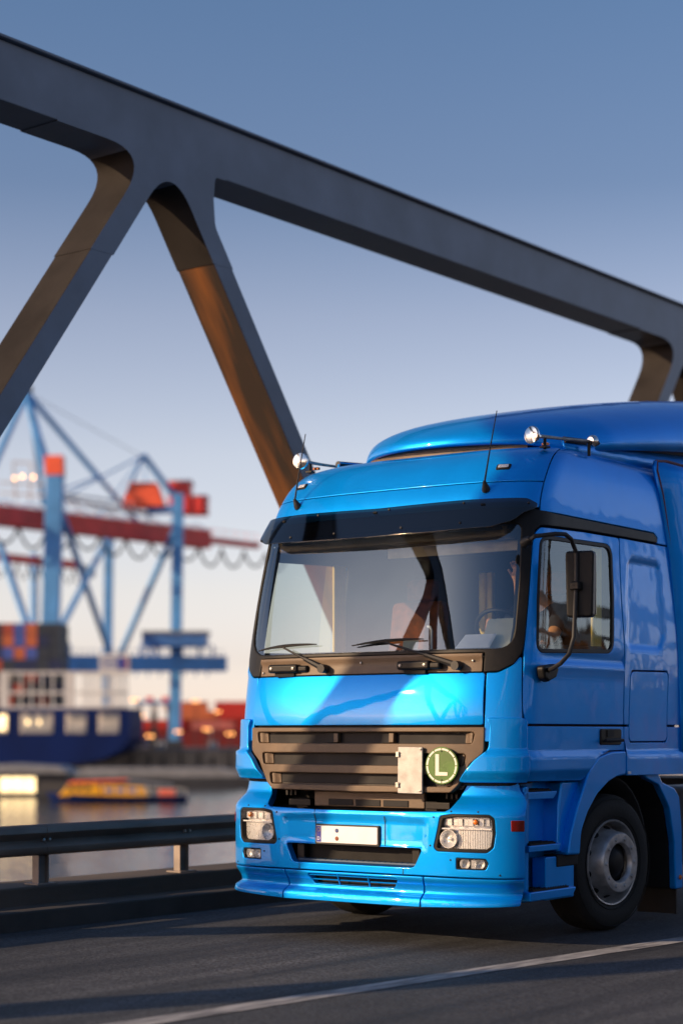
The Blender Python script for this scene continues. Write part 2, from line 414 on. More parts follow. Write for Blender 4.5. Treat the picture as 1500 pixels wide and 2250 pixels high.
# ------------------------------------------------------------------ the bridge
M['asphalt'] = mat('asphalt', (0.042, 0.045, 0.050), 0.75, var=0.6, scale=1.3, bump=0.5, bscale=45, stretch=(2.6, 0.12, 1), rvar=0.2)
def aggregate():                                    # stone chips and bitumen specks in the road surface
    m = M['asphalt']; t = m.node_tree; L = t.links; b = t.nodes['Principled BSDF']; src = b.inputs['Base Color'].links[0].from_socket
    tc = t.nodes.new('ShaderNodeTexCoord'); v = t.nodes.new('ShaderNodeTexVoronoi'); v.inputs['Scale'].default_value = 70
    L.new(tc.outputs['Object'], v.inputs['Vector']); s = t.nodes.new('ShaderNodeSeparateColor'); L.new(v.outputs['Color'], s.inputs[0])
    mr = t.nodes.new('ShaderNodeMapRange'); mr.inputs['To Min'].default_value = 0.45; mr.inputs['To Max'].default_value = 1.75; L.new(s.outputs[0], mr.inputs[0])
    n = t.nodes.new('ShaderNodeTexNoise'); n.inputs['Scale'].default_value = .35; n.inputs['Detail'].default_value = 8; L.new(tc.outputs['Object'], n.inputs['Vector'])
    m2 = t.nodes.new('ShaderNodeMapRange'); m2.inputs['From Min'].default_value = .35; m2.inputs['From Max'].default_value = .65; m2.inputs['To Min'].default_value = .7; m2.inputs['To Max'].default_value = 1.25; L.new(n.outputs['Fac'], m2.inputs[0])
    pr = t.nodes.new('ShaderNodeMath'); pr.operation = 'MULTIPLY'; L.new(mr.outputs[0], pr.inputs[0]); L.new(m2.outputs[0], pr.inputs[1])
    mu = t.nodes.new('ShaderNodeVectorMath'); mu.operation = 'SCALE'; L.new(src, mu.inputs[0]); L.new(pr.outputs[0], mu.inputs['Scale']); L.new(mu.outputs[0], b.inputs['Base Color'])
aggregate()
M['kerb'] = mat('kerb_granite', (0.05, 0.047, 0.045), 0.8, var=0.3, scale=3, bump=0.3)
M['pave'] = mat('sidewalk_concrete', (0.085, 0.068, 0.055), 0.85, var=0.35, scale=2.5, bump=0.3, stretch=(1, 0.3, 1))
M['line'] = mat('road_paint', (0.16, 0.16, 0.165), 0.7, var=0.3, scale=5, stretch=(3, 0.6, 1), var2=(0.5, 0.5, 0.5), bump=0.3)
M['truss'] = mat('painted_bridge_steel', (0.125, 0.145, 0.188), 0.45, 0.1, var=0.22, scale=1.6, bump=0.08, bscale=30)
M['russet'] = mat('sun_glow_steel', (0.050, 0.038, 0.032), 0.7, var=0.1, scale=1.0, bump=0.15, bscale=18, stretch=(2.6, 0.5, 0.28), spec=0.06, var2=(0.27, 0.105, 0.034))  # warm sun glow painted in orange on the sun-facing diagonal faces
_r = [n for n in M['russet'].node_tree.nodes if n.type == 'VALTORGB'][0].color_ramp
_r.elements[0].position = 0.40; _r.elements[1].position = 0.66      # painted sun glow: orange patches over a dark base
M['painted_shade'] = mat('shade_brown_steel', (0.030, 0.027, 0.026), 0.8, var=0.35, scale=1.4, bump=0.15, bscale=18, spec=0.06)  # shade painted dark on one diagonal and the gusset edges
M['guard'] = mat('weathered_galvanised', (0.21, 0.175, 0.15), 0.55, 0.3, var=0.4, scale=4, stretch=(1, 0.3, 1), bump=0.1)

def sheet(name, x0, x1, y0, y1, z, m, nx=1, ny=1):
    vs = [(x0 + (x1 - x0) * i / nx, y0 + (y1 - y0) * j / ny, z) for j in range(ny + 1) for i in range(nx + 1)]
    fs = [(j * (nx + 1) + i, j * (nx + 1) + i + 1, (j + 1) * (nx + 1) + i + 1, (j + 1) * (nx + 1) + i) for j in range(ny) for i in range(nx)]
    me = bpy.data.meshes.new(name); me.from_pydata(vs, [], fs); return link(name, me, m)

BY0, BY1 = -70.0, 110.0
o = G().box((3.5, 20, -0.30), (13.3, BY1 - BY0, 0.56)).build('bridge_deck', M['kerb']); tag(o, kind='structure')
o = sheet('road', -2.25, 9.35, BY0, BY1, 0.0, M['asphalt'], 2, 20); tag(o, kind='structure')
for sx, nm in ((1, 'kerb'), (-1, 'kerb')):
    f = (lambda x: x) if sx == 1 else (lambda x: 7.1 - x)
    o = G().box((f(-2.31), 20, 0.06), (0.12, BY1 - BY0, 0.17)).build('kerb', M['kerb'], bevel=0.015); tag(o, kind='structure')
    o = G().box((f(-2.505), 20, 0.055), (0.27, BY1 - BY0, 0.165)).build('pavement', M['pave']); tag(o, kind='structure')
    o = G().box((f(-2.90), 20, 0.13), (0.52, BY1 - BY0, 0.30)).build('kerb', M['pave'], bevel=0.02); tag(o, kind='structure')
# lane line (runs a few degrees off the bridge axis, as in the photograph)
p0, p1 = np.array([1.40, -3.57]), np.array([1.82, 1.47]); dv = (p1 - p0) / np.linalg.norm(p1 - p0); nv = np.array([dv[1], -dv[0]]) * 0.09
a, b = p0 - dv * 9, p0 + dv * 26
me = bpy.data.meshes.new('lane_line'); me.from_pydata([(*(a - nv), .004), (*(a + nv), .004), (*(b + nv), .004), (*(b - nv), .004)], [], [(0, 1, 2, 3)])
tag(link('lane_marking', me, M['line']), kind='structure')

def truss(name, X, s, label, ks, y0=1.98):
    """one side truss; its road face lies at X, its depth runs to X + s * 0.46"""
    root = empty(name, (X, y0, 0)); tag(root, label, 'bridge truss')
    fn = lambda y, z, d: (d, y, z)
    d0, d1 = 0.0, s * 0.46
    P = 10.15
    g = G().prism([(P * (min(ks) - .5), 6.67), (P * (max(ks) + .5), 6.67), (P * (max(ks) + .5), 7.17), (P * (min(ks) - .5), 7.17)], fn, d0, d1)
    g.prism([(P * (min(ks) - .5), 7.172), (P * (max(ks) + .5), 7.172), (P * (max(ks) + .5), 7.20), (P * (min(ks) - .5), 7.20)], fn, d0 - s * 0.05, d1 + s * 0.05)
    g.build('top_chord', M['truss'], root, bevel=0.012)
    G().prism([(P * (min(ks) - .5), -0.75), (P * (max(ks) + .5), -0.75), (P * (max(ks) + .5), -0.25), (P * (min(ks) - .5), -0.25)], fn, d0, d1).build('bottom_chord', M['truss'], root)
    gus = rnd([(-1.40, 6.70), (-1.40, 6.665), (-0.274, 6.665), (-1.009, 5.660), (-0.731, 5.660), (0.0, 6.670), (0.577, 5.850), (0.853, 5.850), (0.601, 6.20), (0.578, 6.45), (0.60, 6.665), (0.75, 6.665), (0.75, 6.70)],
              [0, 0, 1.75, 0, 0, .55, 0, 0, .2, .06, .05, 0, 0], 10)
    for k in ks:
        y = k * P
        for q, yb in ((-1, y - 5.17), (1, y + 5.03)):
            h = 0.131
            dg = G().prism([(y + q * .10 - h, 6.72), (y + q * .10 + h, 6.72), (yb + h, -0.25), (yb - h, -0.25)], fn, d0 + s * 0.0015, d1 - s * 0.0015).build('diagonal', M['truss'], root, bevel=0.008)
            dg.data.materials.append(M['painted_shade'] if (k, q) == (0, -1) else M['russet'])
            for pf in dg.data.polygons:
                if abs(pf.normal.y) > .4 and pf.normal.y < 0: pf.material_index = 1   # sun-facing web faces take the painted glow and shade
        gp = G().prism([(y + a, b) for a, b in gus], fn, d0 - s * 0.0015, d1 + s * 0.0015).build('gusset_plate', M['truss'], root)
        gp.data.materials.append(M['painted_shade'])  # shade put into the colour of the gusset's sun-facing edges
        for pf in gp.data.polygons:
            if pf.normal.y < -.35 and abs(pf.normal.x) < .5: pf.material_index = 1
    if s > 0:                                      # handrails and hangers added to put more dark bars into the reflections
        for z, r in ((2.05, .05), (2.35, .05), (3.9, .09)):
            G().tube([(s * .2, P * (min(ks) - .5), z), (s * .2, P * (max(ks) + .5), z)], r, 8).build('added_handrail', M['truss'], root)
        for k in ks:
            for q in (0, .5):
                y = (k + q) * P; G().box((s * .23, y, 3.2), (.30, .26, 7.0)).build('added_hanger', M['truss'], root)
    return root
truss('bridge_truss', -3.6, -1, 'dark grey steel bridge truss with slanting members behind the blue truck', range(-5, 6))
truss('bridge_truss', 10.7, 1, 'grey steel bridge truss along the near kerb, seen mirrored in the truck door', range(-3, 5), -2.6)
truss('bridge_truss', 18.5, 1, 'grey steel truss added unseen behind the near one for extra reflections', range(-2, 7), 4.2)  # added out of view for more crossing bars in the truck's reflections
o = G().box((23.5, 20, -0.30), (10.5, BY1 - BY0, 0.56)).build('bridge_deck', M['kerb']); tag(o, kind='structure')  # deck under the added truss

gr = empty('guardrail', (-2.75, 0, 0.28)); tag(gr, 'low dark steel guardrail along the far kerb of the bridge', 'guardrail')
prof = [(0, .51), (.035, .535), (.04, .575), (.0, .61), (-.02, .63), (0, .65), (.04, .685), (.035, .725), (0, .75)]
prof = prof + [(a - .012, b) for a, b in reversed(prof)]
G().prism(prof, lambda a, b, d: (a + .05, d, b - .28), -30.0, 40.0).build('beam', M['guard'], gr, ang=50)
for k in range(-9, 16):
    y = -0.38 + 1.6 * k
    g = G().box((-.012, y, .22), (.012, .10, .44)).box((-.012, y - .05, .22), (.07, .01, .44)).box((-.012, y + .05, .22), (.07, .01, .44)).box((-.01, y, .004), (.16, .2, .015)); g.box((.014, y, .35), (.04, .14, .17))
    po = g.build('post', M['guard'], gr)
    for dy in (-.03, .03): G().lathe([(0, .022), (.012, .02), (.014, 0)], (.045, y + dy, .35), (1, 0, 0), 8).build('bolt', M['steel'], po)
# its twin along the near kerb stands outside the frame and shows only as a reflection
g2 = gr.copy(); COL.objects.link(g2); g2.location = (9.85, 0, 0.28); g2.rotation_euler = (0, 0, math.pi); g2['label'] = 'low steel guardrail along the near kerb, seen mirrored in the truck side'
for ch in list(gr.children):
    c = ch.copy(); COL.objects.link(c); c.parent = g2
    for sb in list(ch.children):
        d = sb.copy(); COL.objects.link(d); d.parent = c
for k in range(-4, 8):                             # overlapping splice plates of the rail, one every second post
    G().prism(prof, lambda a, b, d: (a + .054, d, b - .28), -0.38 + 3.2 * k - .02, -0.38 + 3.2 * k + .30).build('splice_plate', M['guard'], gr, ang=50)
# ------------------------------------------------------------------ the truck (local frame: front centre at the origin, driving towards -y)
T = empty('truck', (0, 0, 0), rad(1.7))
tag(T, 'bright blue heavy truck with black sun visor driving on the bridge', 'truck')
PT = M['paint']
# --- bonnet flap and panels round the front
def hood_off(u, z): return 0.004 + 0.014 * (1 - ((z - 1.69) / 0.18) ** 2)
patch('hood', rnd(full([(0, 1.513), (1.003, 1.513), (0.990, 1.868), (0, 1.868)]), 0.02), CAB, PT, T, off=hood_off, step=0.045)
for f, s in ((lambda p: p, 1), (mir, -1)):
    patch('corner_panel', f(rnd([(1.015, 1.40), (1.285, 1.40), (1.256, 1.70), (1.232, 1.995), (1.176, 1.918), (1.079, 1.868), (1.002, 1.868)], [0, 0, .3, .02, .12, .1, .01])), CAB, PT, T, off=0.002, step=0.04)
    # air deflector standing proud of the corner
    dz = lambda u, z: 0.030 + 0.028 * (1 - sstep(1.318, 1.338, z)) - 0.03 * (1 - sstep(1.12, 1.20, z))
    patch('air_deflector', f(rnd([(1.022, 1.560), (1.262, 1.560), (1.298, 1.540), (1.303, 1.33), (1.306, 1.122), (0.835, 1.122), (0.955, 1.270), (1.046, 1.345), (1.05, 1.50)], [.03, .03, .03, 0, .01, .02, .10, .08, .04])), CAB, PT, T, off=dz, thick=0.035, bev=0.008, step=0.035,
          creases=[f([(0.9, 1.338), (1.3, 1.338)]), f([(0.9, 1.318), (1.3, 1.318)]), f([(0.86, 1.20), (1.3, 1.20)])])
# --- windscreen and its surround
wo = full([(0, 2.004), (0.975, 2.004), (0.978, 1.874), (1.079, 1.876), (1.18, 1.926), (1.233, 2.004), (1.243, 2.09), (1.254, 2.476), (1.258, 2.77), (1.274, 2.858), (1.318, 2.892), (1.918, 2.909), (2.5, 2.912), (3.05, 2.914), (3.045, 2.955), (2.988, 2.985), (2.117, 2.988), (1.45, 2.992), (1.2, 3.01), (0, 3.01)])
wi = rnd(full([(0, 2.032), (1.168, 2.032), (1.182, 2.55), (1.172, 2.90), (0, 2.90)]), [0, .13, .5, .05, 0, 0, .05, .5, .13][:len(full([(0, 2.032), (1.168, 2.032), (1.182, 2.55), (1.172, 2.90), (0, 2.90)]))])
fr = patch('windscreen_frame', wo, CAB, M['plastic'], T, holes=[wi], off=0.008, thick=0.03, step=0.05, bev=0.008)
patch('windscreen', [(u * 1.006, z) for u, z in wi], CAB, M['windscreen'], T, off=-0.004, thick=0.004, bev=0.002, step=0.06)
# cowl below the glass: ledge, then panel
co = lambda u, z: 0.004 + 0.016 * sstep(1.960, 1.975, z)
patch('cowl', full([(0, 1.876), (0.968, 1.876), (0.965, 2.000), (0, 2.000)]), CAB, M['grey_plastic'], T, off=co, step=0.03, creases=[[(-.96, 1.960), (.96, 1.960)], [(-.96, 1.975), (.96, 1.975)]])
g = G()
for u, z in ((-.93, 1.985), (-.93, 1.90), (0.0, 1.953), (.90, 1.95), (-.42, 1.953)):
    p, n = surf_at(CAB, u, z, 0.012); g.lathe([(0, .006), (.006, .005), (.009, 0)], p, n, 10)
g.build('screws', M['steel'], T)
# cowl boxes (washer / camera housings)
for u0 in (-0.68, 0.47):
    p, n = surf_at(CAB, u0, 1.922, 0.03); p = Vector(p)
    R = Matrix.Rotation(0, 3, 'Z')
    b = G().box(p, (.27, .07, .062)).box(p + Vector((.17, .01, -.004)), (.09, .06, .05)); ob = b.build('housing', M['plastic'], T, bevel=0.018, seg=3)
    g = G()
    for k in (-.10, .10): g.lathe([(0, .008), (.010, .006), (.011, 0)], p + Vector((k, -.035, 0)), (0, -1, 0), 10)
    g.build('screws', M['steel'], ob)
    G().box(p + Vector((.0, .02, -.045)), (.18, .05, .03)).build('bracket', M['black'], T, bevel=.004)
# wipers
def on(u, z, o): return Vector(surf_at(CAB, u, z, o)[0])
for u0, ub, u1 in ((-0.305, -.70, -.70), (0.80, .22, .22)):
    wr = empty('wiper', on(u0, 1.91, .02), 0, T)
    base = on(u0, 1.912, .045); tip = on(ub, 2.085, .05) if u0 > 0 else on(ub, 2.075, .05)
    mid = base.lerp(tip, .42) + Vector((0, -.015, 0.005))
    L = wr.location
    G().tube([base - L, mid - L], [.024, .016], 8).tube([mid - L, tip - L], [.010, .007], 8).tube([base - L + Vector((.0, .03, 0)), base - L + Vector((0, -.03, 0))], .032, 12).build('arm', M['rubber'], wr)
    bl = []
    for k in range(9):
        t = k / 8 - .5; bl.append(on(u1 + t * .60, (tip.z - .004) + .012 * (1 - 4 * t * t) + .03 * t * (1 if u0 < 0 else 1), .028) - L)
    G().tube(bl, [.004, .007, .009, .011, .012, .011, .009, .007, .004], 6).build('blade', M['rubber'], wr)

# --- sun visor: smoked sheet standing off the glass
vo = lambda u, z: 0.035 + 0.098 * np.clip((3.075 - z) / 0.24, 0, 1.1) * (1 - 0.5 * sstep(1.05, 1.3, np.abs(u)))
half = [(0, 2.815), (0.6, 2.822), (0.98, 2.836), (1.11, 2.885), (1.17, 2.955), (1.25, 2.995), (1.262, 3.03), (1.19, 3.068), (0.727, 3.068), (0, 3.055)]
vs = patch('sun_visor', rnd(full(half), [0, .1, .1, .1, .1, .05, .03, .08, .1, 0, .1, .08, .03, .05, .1, .1, .1, .1][:len(full(half))], 3), CAB, M['visor'], T, off=vo, thick=.008, bev=.003, step=.05)
g = G()
for u, z in ((-.55, 3.04), (.12, 3.035), (.75, 3.04), (1.2, 3.03), (-1.05, 2.87), (-.30, 2.868), (.30, 2.872), (.77, 2.88), (-.72, 2.868)):
    p, n = surf_at(CAB, u, z, vo); G().lathe([(0, .010), (.007, .008), (.010, 0)], p, n, 10).build('bolt', M['rubber'], vs)
g = G()
for u in (-.9, 0, .9):
    g.beam(on(u, 3.0, .0), on(u, 3.02, .065), .03, .01)
g.build('bracket', M['black'], vs)

# --- doors, side and rear panels (both sides)
door = [(1.307, 1.520), (1.272, 1.60), (1.243, 2.004), (1.249, 2.09), (1.262, 2.476), (1.266, 2.76), (1.282, 2.845), (1.322, 2.880), (1.918, 2.897), (2.438, 2.900), (2.515, 2.453), (2.612, 2.041), (2.668, 1.520)]
win = rnd([(1.372, 2.035), (2.415, 2.066), (2.380, 2.445), (2.318, 2.815), (1.42, 2.800), (1.350, 2.785), (1.352, 2.382)], [.06, .06, .4, .10, .2, .05, .3])
winr = [tuple(p) for p in inset(dens(win if area(win) > 0 else win[::-1], .05), -0.028)]
sk = [(1.310, 1.504), (1.310, 1.130), (2.050, 1.122), (2.085, 1.132), (2.135, 1.200), (2.275, 1.295), (2.455, 1.330), (2.684, 1.333), (2.670, 1.504)]
sko = lambda u, z: 0.0 + 0.026 * (1 - sstep(1.305, 1.330, z)) - 0.03 * (1 - sstep(1.12, 1.21, z))
locker = rnd([(2.765, 1.396), (3.385, 1.396), (3.350, 1.925), (2.735, 1.915)], .05)
lk_up = [(2.752, 1.520), (2.728, 1.88), (2.75, 1.926), (3.33, 1.937), (3.362, 1.90), (3.388, 1.520)]
lk_lo = [(3.388, 1.504), (3.396, 1.42), (3.37, 1.386), (2.785, 1.386), (2.757, 1.42), (2.752, 1.504)]
rear_up = [(2.680, 1.520)] + lk_up + [(3.655, 1.520), (3.60, 2.02), (3.538, 2.403), (3.366, 2.900), (2.450, 2.902), (2.527, 2.453), (2.624, 2.041)]
rear_lo = [(3.665, 1.504)] + lk_lo + [(2.682, 1.504), (2.696, 1.145), (3.68, 1.138)]
emb = rnd([(2.66, 2.10), (3.20, 2.10), (3.24, 2.2), (3.11, 2.75), (2.60, 2.75)], .08)
def rear_off(u, z): return -0.016 * (1 - sstep(-0.03, 0.03, sdf(emb, u, z)))
rlo = lambda u, z: 0.024 * (1 - sstep(1.300, 1.322, z))
def door_off(u, z): return -0.014 * np.exp(-((z - 1.985) / 0.035) ** 2) * sstep(1.33, 1.5, u * np.sign(u)) + 0.010 * np.exp(-((z - 1.93) / .05) ** 2)
for f, s in ((lambda p: p, 1), (mir, -1)):
    d = patch('door', f(rnd(door, [.01, .2, .2, .2, .3, .2, .05, .05, .3, .03, .3, .3, .01])), CAB, PT, T, holes=[f(winr)], off=door_off, step=0.045, thick=.02)
    rb = patch('window_frame', f(winr), CAB, M['rubber'], d, holes=[f(win)], off=0.000, thick=.02, bev=.004, step=.04)
    patch('window', f(win), CAB, M['door_glass'], d, off=-0.012, thick=.004, bev=.001, step=.07)
    patch('door_skirt', f(rnd(sk, [.01, .01, .03, .03, .1, .1, .1, .01, .01])), CAB, PT, T, off=sko, step=0.04, thick=.02, creases=[f([(1.31, 1.330), (2.7, 1.330)]), f([(1.31, 1.305), (2.7, 1.305)]), f([(1.31, 1.21), (2.7, 1.21)])])
    hd = patch('door_handle', f(rnd([(2.305, 1.372), (2.625, 1.370), (2.622, 1.488), (2.303, 1.488)], .02)), CAB, M['plastic'], T, off=0.012, thick=.02, bev=.008)
    hd.parent = d
    p, n = surf_at(CAB, s * 2.47, 1.405, .035); q, _ = surf_at(CAB, s * 2.33, 1.405, .035)
    p2, _ = surf_at(CAB, s * 2.60, 1.405, .035)
    g = G().tube([q, p, p2], [.012, .016, .012], 8); g.box(Vector(surf_at(CAB, s * 2.44, 1.455, .012)[0]), (.012, .10, .05)); gb = g.build('grip', M['gap'], d)
    patch('rear_panel', f(rear_up), CAB, PT, T, off=rear_off, step=0.045, thick=.02, creases=[f(emb + emb[:1])])
    patch('rear_skirt', f(rear_lo), CAB, PT, T, off=rlo, step=0.045, thick=.02, creases=[f([(2.69, 1.322), (3.7, 1.322)]), f([(2.69, 1.300), (3.7, 1.300)])])
    patch('locker_door', f(locker), CAB, PT, T, off=0.001, step=0.05, thick=.02)
    p, n = surf_at(CAB, s * 2.72, 1.165, .03)
    G().box(p, (.01, .04, .02)).build('clearance_marker', M['white'], T, bevel=.003)
    # roof shell, side
    patch('roof_side', f([(1.305, 2.996), (1.50, 2.996), (2.117, 2.994), (2.99, 2.992), (3.06, 2.960), (3.062, 2.912), (3.358, 2.912), (3.27, 3.20), (3.16, 3.44), (3.10, 3.505), (1.83, 3.505), (1.30, 3.505)]), CAB, PT, T, off=0.002, step=0.045, thick=.02)
    # fender lip round the wheel
    arch = rnd([(2.690, 1.326), (2.463, 1.322), (2.275, 1.288), (2.133, 1.193), (2.082, 1.106), (1.968, .935), (1.882, .768), (1.835, .605), (2.000, .60), (2.022, .762), (2.111, .888), (2.252, 1.013), (2.432, 1.105), (2.562, 1.140), (2.690, 1.148)], [0, .1, .1, .1, .1, .2, .2, 0, 0, .2, .2, .2, .2, .1, 0])
    patch('wheel_arch', f(arch), CAB, PT, T, off=lambda u, z: 0.020 + 0.0 * u, thick=.11, bev=.014, step=.03)
    patch('wheel_arch_lower', f(rnd([(1.60, .598), (1.998, .598), (1.998, .30), (1.60, .30)], .015)), CAB, PT, T, off=-0.03, thick=.1, bev=.006)
# roof front panels (split at the roof seam)
patch('roof_front', full([(0, 3.02), (1.293, 3.02), (1.292, 3.206), (0, 3.206)]), CAB, PT, T, off=0.002, step=0.04)
patch('roof_front', full([(0, 3.213), (1.292, 3.213), (1.290, 3.508), (0, 3.508)]), CAB, PT, T, off=0.002, step=0.035)
# roof cap
vs_, fs_ = [], []; NX, NY = 24, 20
for j in range(NY + 1):
    t = j / NY
    for i in range(NX + 1):
        u = -1 + 2 * i / NX
        e, _ = surf_at(CAB, np.sign(u) * np.interp(abs(u), [0, .75, 1], [0, 1.02, 1.36]), 3.508, -.004)
        yb = 2.45; wd = 1.06 * u
        x = e[0] * (1 - t) + wd * t; y = e[1] * (1 - t) + yb * t
        vs_.append((x, y, 3.506 + .05 * (1 - u * u) * math.sin(math.pi * min(1, t * 2.2) / 2)))
fs_ = [(j * (NX + 1) + i, j * (NX + 1) + i + 1, (j + 1) * (NX + 1) + i + 1, (j + 1) * (NX + 1) + i) for j in range(NY) for i in range(NX)]
G().add(vs_, fs_).build('roof', PT, T, ang=60)
# cab back wall, floor, inner gap filler
G().box((0, 2.50, 2.3), (2.30, .03, 2.3)).build('back_wall', M['liner'], T)
G().box((0, 1.35, 1.30), (2.36, 2.2, .06)).build('floor', M['black'], T)
for nm, ol, hl, off in (('inner_shell', full([(0, 1.10), (1.2, 1.10), (2.04, 1.16), (2.3, 1.34), (2.7, 1.36), (3.62, 1.18), (3.60, 2.0), (3.35, 2.88), (3.10, 3.48), (0, 3.48)]), [full([(0, 2.05), (1.14, 2.05), (1.16, 2.2), (1.16, 2.88), (0, 2.88)]), [(1.37, 2.07), (2.40, 2.09), (2.30, 2.80), (1.37, 2.77)], mir([(1.37, 2.07), (2.40, 2.09), (2.30, 2.80), (1.37, 2.77)])], -0.045),):
    patch(nm, ol, CAB, M['gap'], T, holes=hl, off=off, thick=.02, step=.09)

# --- roof spoiler
def spoiler():
    st = np.linspace(0, 1, 34); nu = 36; vs, fs = [], []
    for t in st:
        for k in range(nu + 1):
            a = -math.pi / 2 + math.pi * k / nu; n = 3.0
            sx = np.sign(math.sin(a)) * abs(math.sin(a)) ** (2 / n); cz = max(0, math.cos(a)) ** (2 / n)
            yc = 0.92 + (4.0 - 0.92) * t
            wdt = float(np.interp(yc, [.9, 1.2, 1.6, 2.4, 3.3, 4.0], [.82, .98, 1.08, 1.12, 1.15, 1.15]))
            x = wdt * sx; y = yc + .42 * (1 - t) ** 2 * abs(sx) ** 2.2
            zt = float(pchip([.90, .93, 1.05, 1.3, 1.7, 2.3, 3.3, 4.0], [3.575, 3.605, 3.705, 3.815, 3.925, 4.055, 4.235, 4.34], np.array(yc)))
            zb = 3.575 + .072 * (yc - .9) - .055 * abs(sx) ** 4 * (1 - t)
            vs.append((x, y, zb + (zt - zb) * cz))
    n1 = nu + 1
    fs = [(j * n1 + i, j * n1 + i + 1, (j + 1) * n1 + i + 1, (j + 1) * n1 + i) for j in range(len(st) - 1) for i in range(nu)]
    o = G().add(vs, fs).build('roof_spoiler', PT, T, ang=70)
    m = o.modifiers.new('thickness', 'SOLIDIFY'); m.thickness = .03; m.offset = -1
    return o
sp = spoiler()
g = G(); ring = []
for k in range(25):                                # closes the hollow spoiler behind its lip
    a = -math.pi / 2 + math.pi * k / 24; ring.append((.90 * np.sign(math.sin(a)) * abs(math.sin(a)) ** .667, 3.58 + .26 * max(0, math.cos(a)) ** .667))
ring += [(.90, 3.50), (-.90, 3.50)]
g.prism(ring, lambda a, b, d: (a, d + .25 * a * a, b), 1.50, 1.54); g.build('spoiler_bulkhead', M['gap'], T)
# dark hatch and gap under the spoiler
G().box((0, 1.95, 3.555), (1.50, 1.30, .14)).build('roof_hatch', M['plastic'], T, bevel=.02)
g = G(); pts = [(-.70 + 1.40 * k / 16, 1.02 + .22 * abs(-1 + k / 8) ** 2.2, 3.555) for k in range(17)]
for a, b in zip(pts[:-1], pts[1:]): g.beam(a, b, .02, .085)
g.build('spoiler_grille', M['grey_plastic'], T)
for s in (1, -1):
    ys = np.linspace(1.22, 3.95, 12); vs = []
    for y in ys: vs += [(s * 1.03, y, 3.49), (s * 1.00, y, 3.575 + .072 * (y - .9))]
    o = G().add(vs, [(2 * i, 2 * i + 1, 2 * i + 3, 2 * i + 2) for i in range(11)]).build('spoiler_side_panel', PT, T); mm = o.modifiers.new('thickness', 'SOLIDIFY'); mm.thickness = .02; mm.offset = 0
    G().tube([(s * 1.015, y, 3.575 + .072 * (y - .9) - .016) for y in ys], .024, 8).build('spoiler_seal', M['rubber'], T)
# side extender behind the cab
for s in (1, -1):
    vs = []; zs = [1.15, 1.6, 2.2, 2.8, 3.3, 3.50, 3.56]; fr_ = [2.64, 2.635, 2.60, 2.53, 2.42, 2.36, 2.40]
    for z, y0 in zip(zs, fr_):
        a = float(np.interp(z, [1.15, 1.95, 2.95, 3.4, 3.56], [1.25, 1.25, 1.205, 1.17, 1.15]))
        for y in (y0, 3.0, 4.0): vs.append((s * (a + .004), y, z))
    fs = [(j * 3 + i, j * 3 + i + 1, (j + 1) * 3 + i + 1, (j + 1) * 3 + i) for j in range(len(zs) - 1) for i in range(2)]
    o = G().add(vs, fs).build('side_fairing', PT, T, ang=60); mm = o.modifiers.new('thickness', 'SOLIDIFY'); mm.thickness = .03; mm.offset = 0
    G().tube([(s * 1.215, 2.56, 2.8), (s * 1.19, 2.45, 3.3), (s * 1.175, 2.385, 3.48), (s * 1.16, 2.41, 3.555), (s * 1.155, 2.6, 3.575), (s * 1.15, 4.0, 3.575)], .014, 8).build('fairing_seal', mat('seal_red', (.12, .02, .02), .6), T)
# --- bumper
hl = rnd([(.712, .893), (.803, .910), (1.062, .908), (1.096, .878), (1.102, .781), (1.088, .683), (1.046, .648), (.690, .652), (.664, .676), (.690, .786)], [.03, .03, .04, .03, .1, .03, .05, .03, .03, .1])
fog = rnd([(.830, .611), (1.036, .609), (1.055, .575), (1.036, .533), (.830, .534)], [.01, .02, .02, .02, .01])
intake = rnd([(.0, .667), (.578, .667), (.512, .532), (0, .532)], [0, .02, .05, 0])
intake = rnd(full([(0, .667), (.578, .667), (.512, .532), (0, .532)]), [0, .02, .05, 0, .05, .02])
bo = full([(0, .482), (.66, .482), (1.31, .476), (1.31, .985), (1.285, 1.02), (1.246, 1.07), (1.232, 1.135), (.890, 1.135), (.820, 1.015), (.776, .945), (.743, .926), (.30, .917), (0, .917)])
rec = rnd(full([(0, .672), (.590, .672), (.612, .852), (.30, .868), (0, .868)]), [0, .02, .05, .3, 0, .3, .05, .02][:len(full([(0, .672), (.590, .672), (.612, .852), (.30, .868), (0, .868)]))])
def bump_off(u, z):
    k = 1 - sstep(-.012, .012, sdf(rec, u, z)); return -0.016 * k
rin = [tuple(p) for p in inset(dens(rec, .05), .012)]; rout = [tuple(p) for p in inset(dens(rec, .05), -.012)]
bp_ = patch('bumper', rnd(bo, .02, 4), BUM, PT, T, holes=[hl, mir(hl), fog, mir(fog), intake], off=bump_off, thick=.05, bev=.006, step=.032,
      creases=[rin + rin[:1], rout + rout[:1], [(.75, .93), (1.3, .93)], [(-1.3, .93), (-.75, .93)], [(.75, 1.01), (1.3, 1.01)], [(-1.3, 1.01), (-.75, 1.01)]])
g = G()
for x in (-.315, .275): seam(g, [(x, .915), (x, .675)], BUM, off=lambda u, z: bump_off(u, z) + .0015, wd=.007)
for x in (-.45, .43): seam(g, [(x, .528), (x, .484)], BUM, off=.0015, wd=.006)
g.build('panel_gap', M['gap'], bp_)
g = G()
for s in (1, -1):
    for u, z in ((.79, .925), (.98, .925), (.665, .885), (.64, .69), (.79, .596), (1.13, .50)):
        p, n = surf_at(BUM, s * u, z, .0); g.lathe([(0, .004), (.006, .003), (.007, 0)], p, n, 8)
g.build('fixing_screws', M['gap'], bp_)
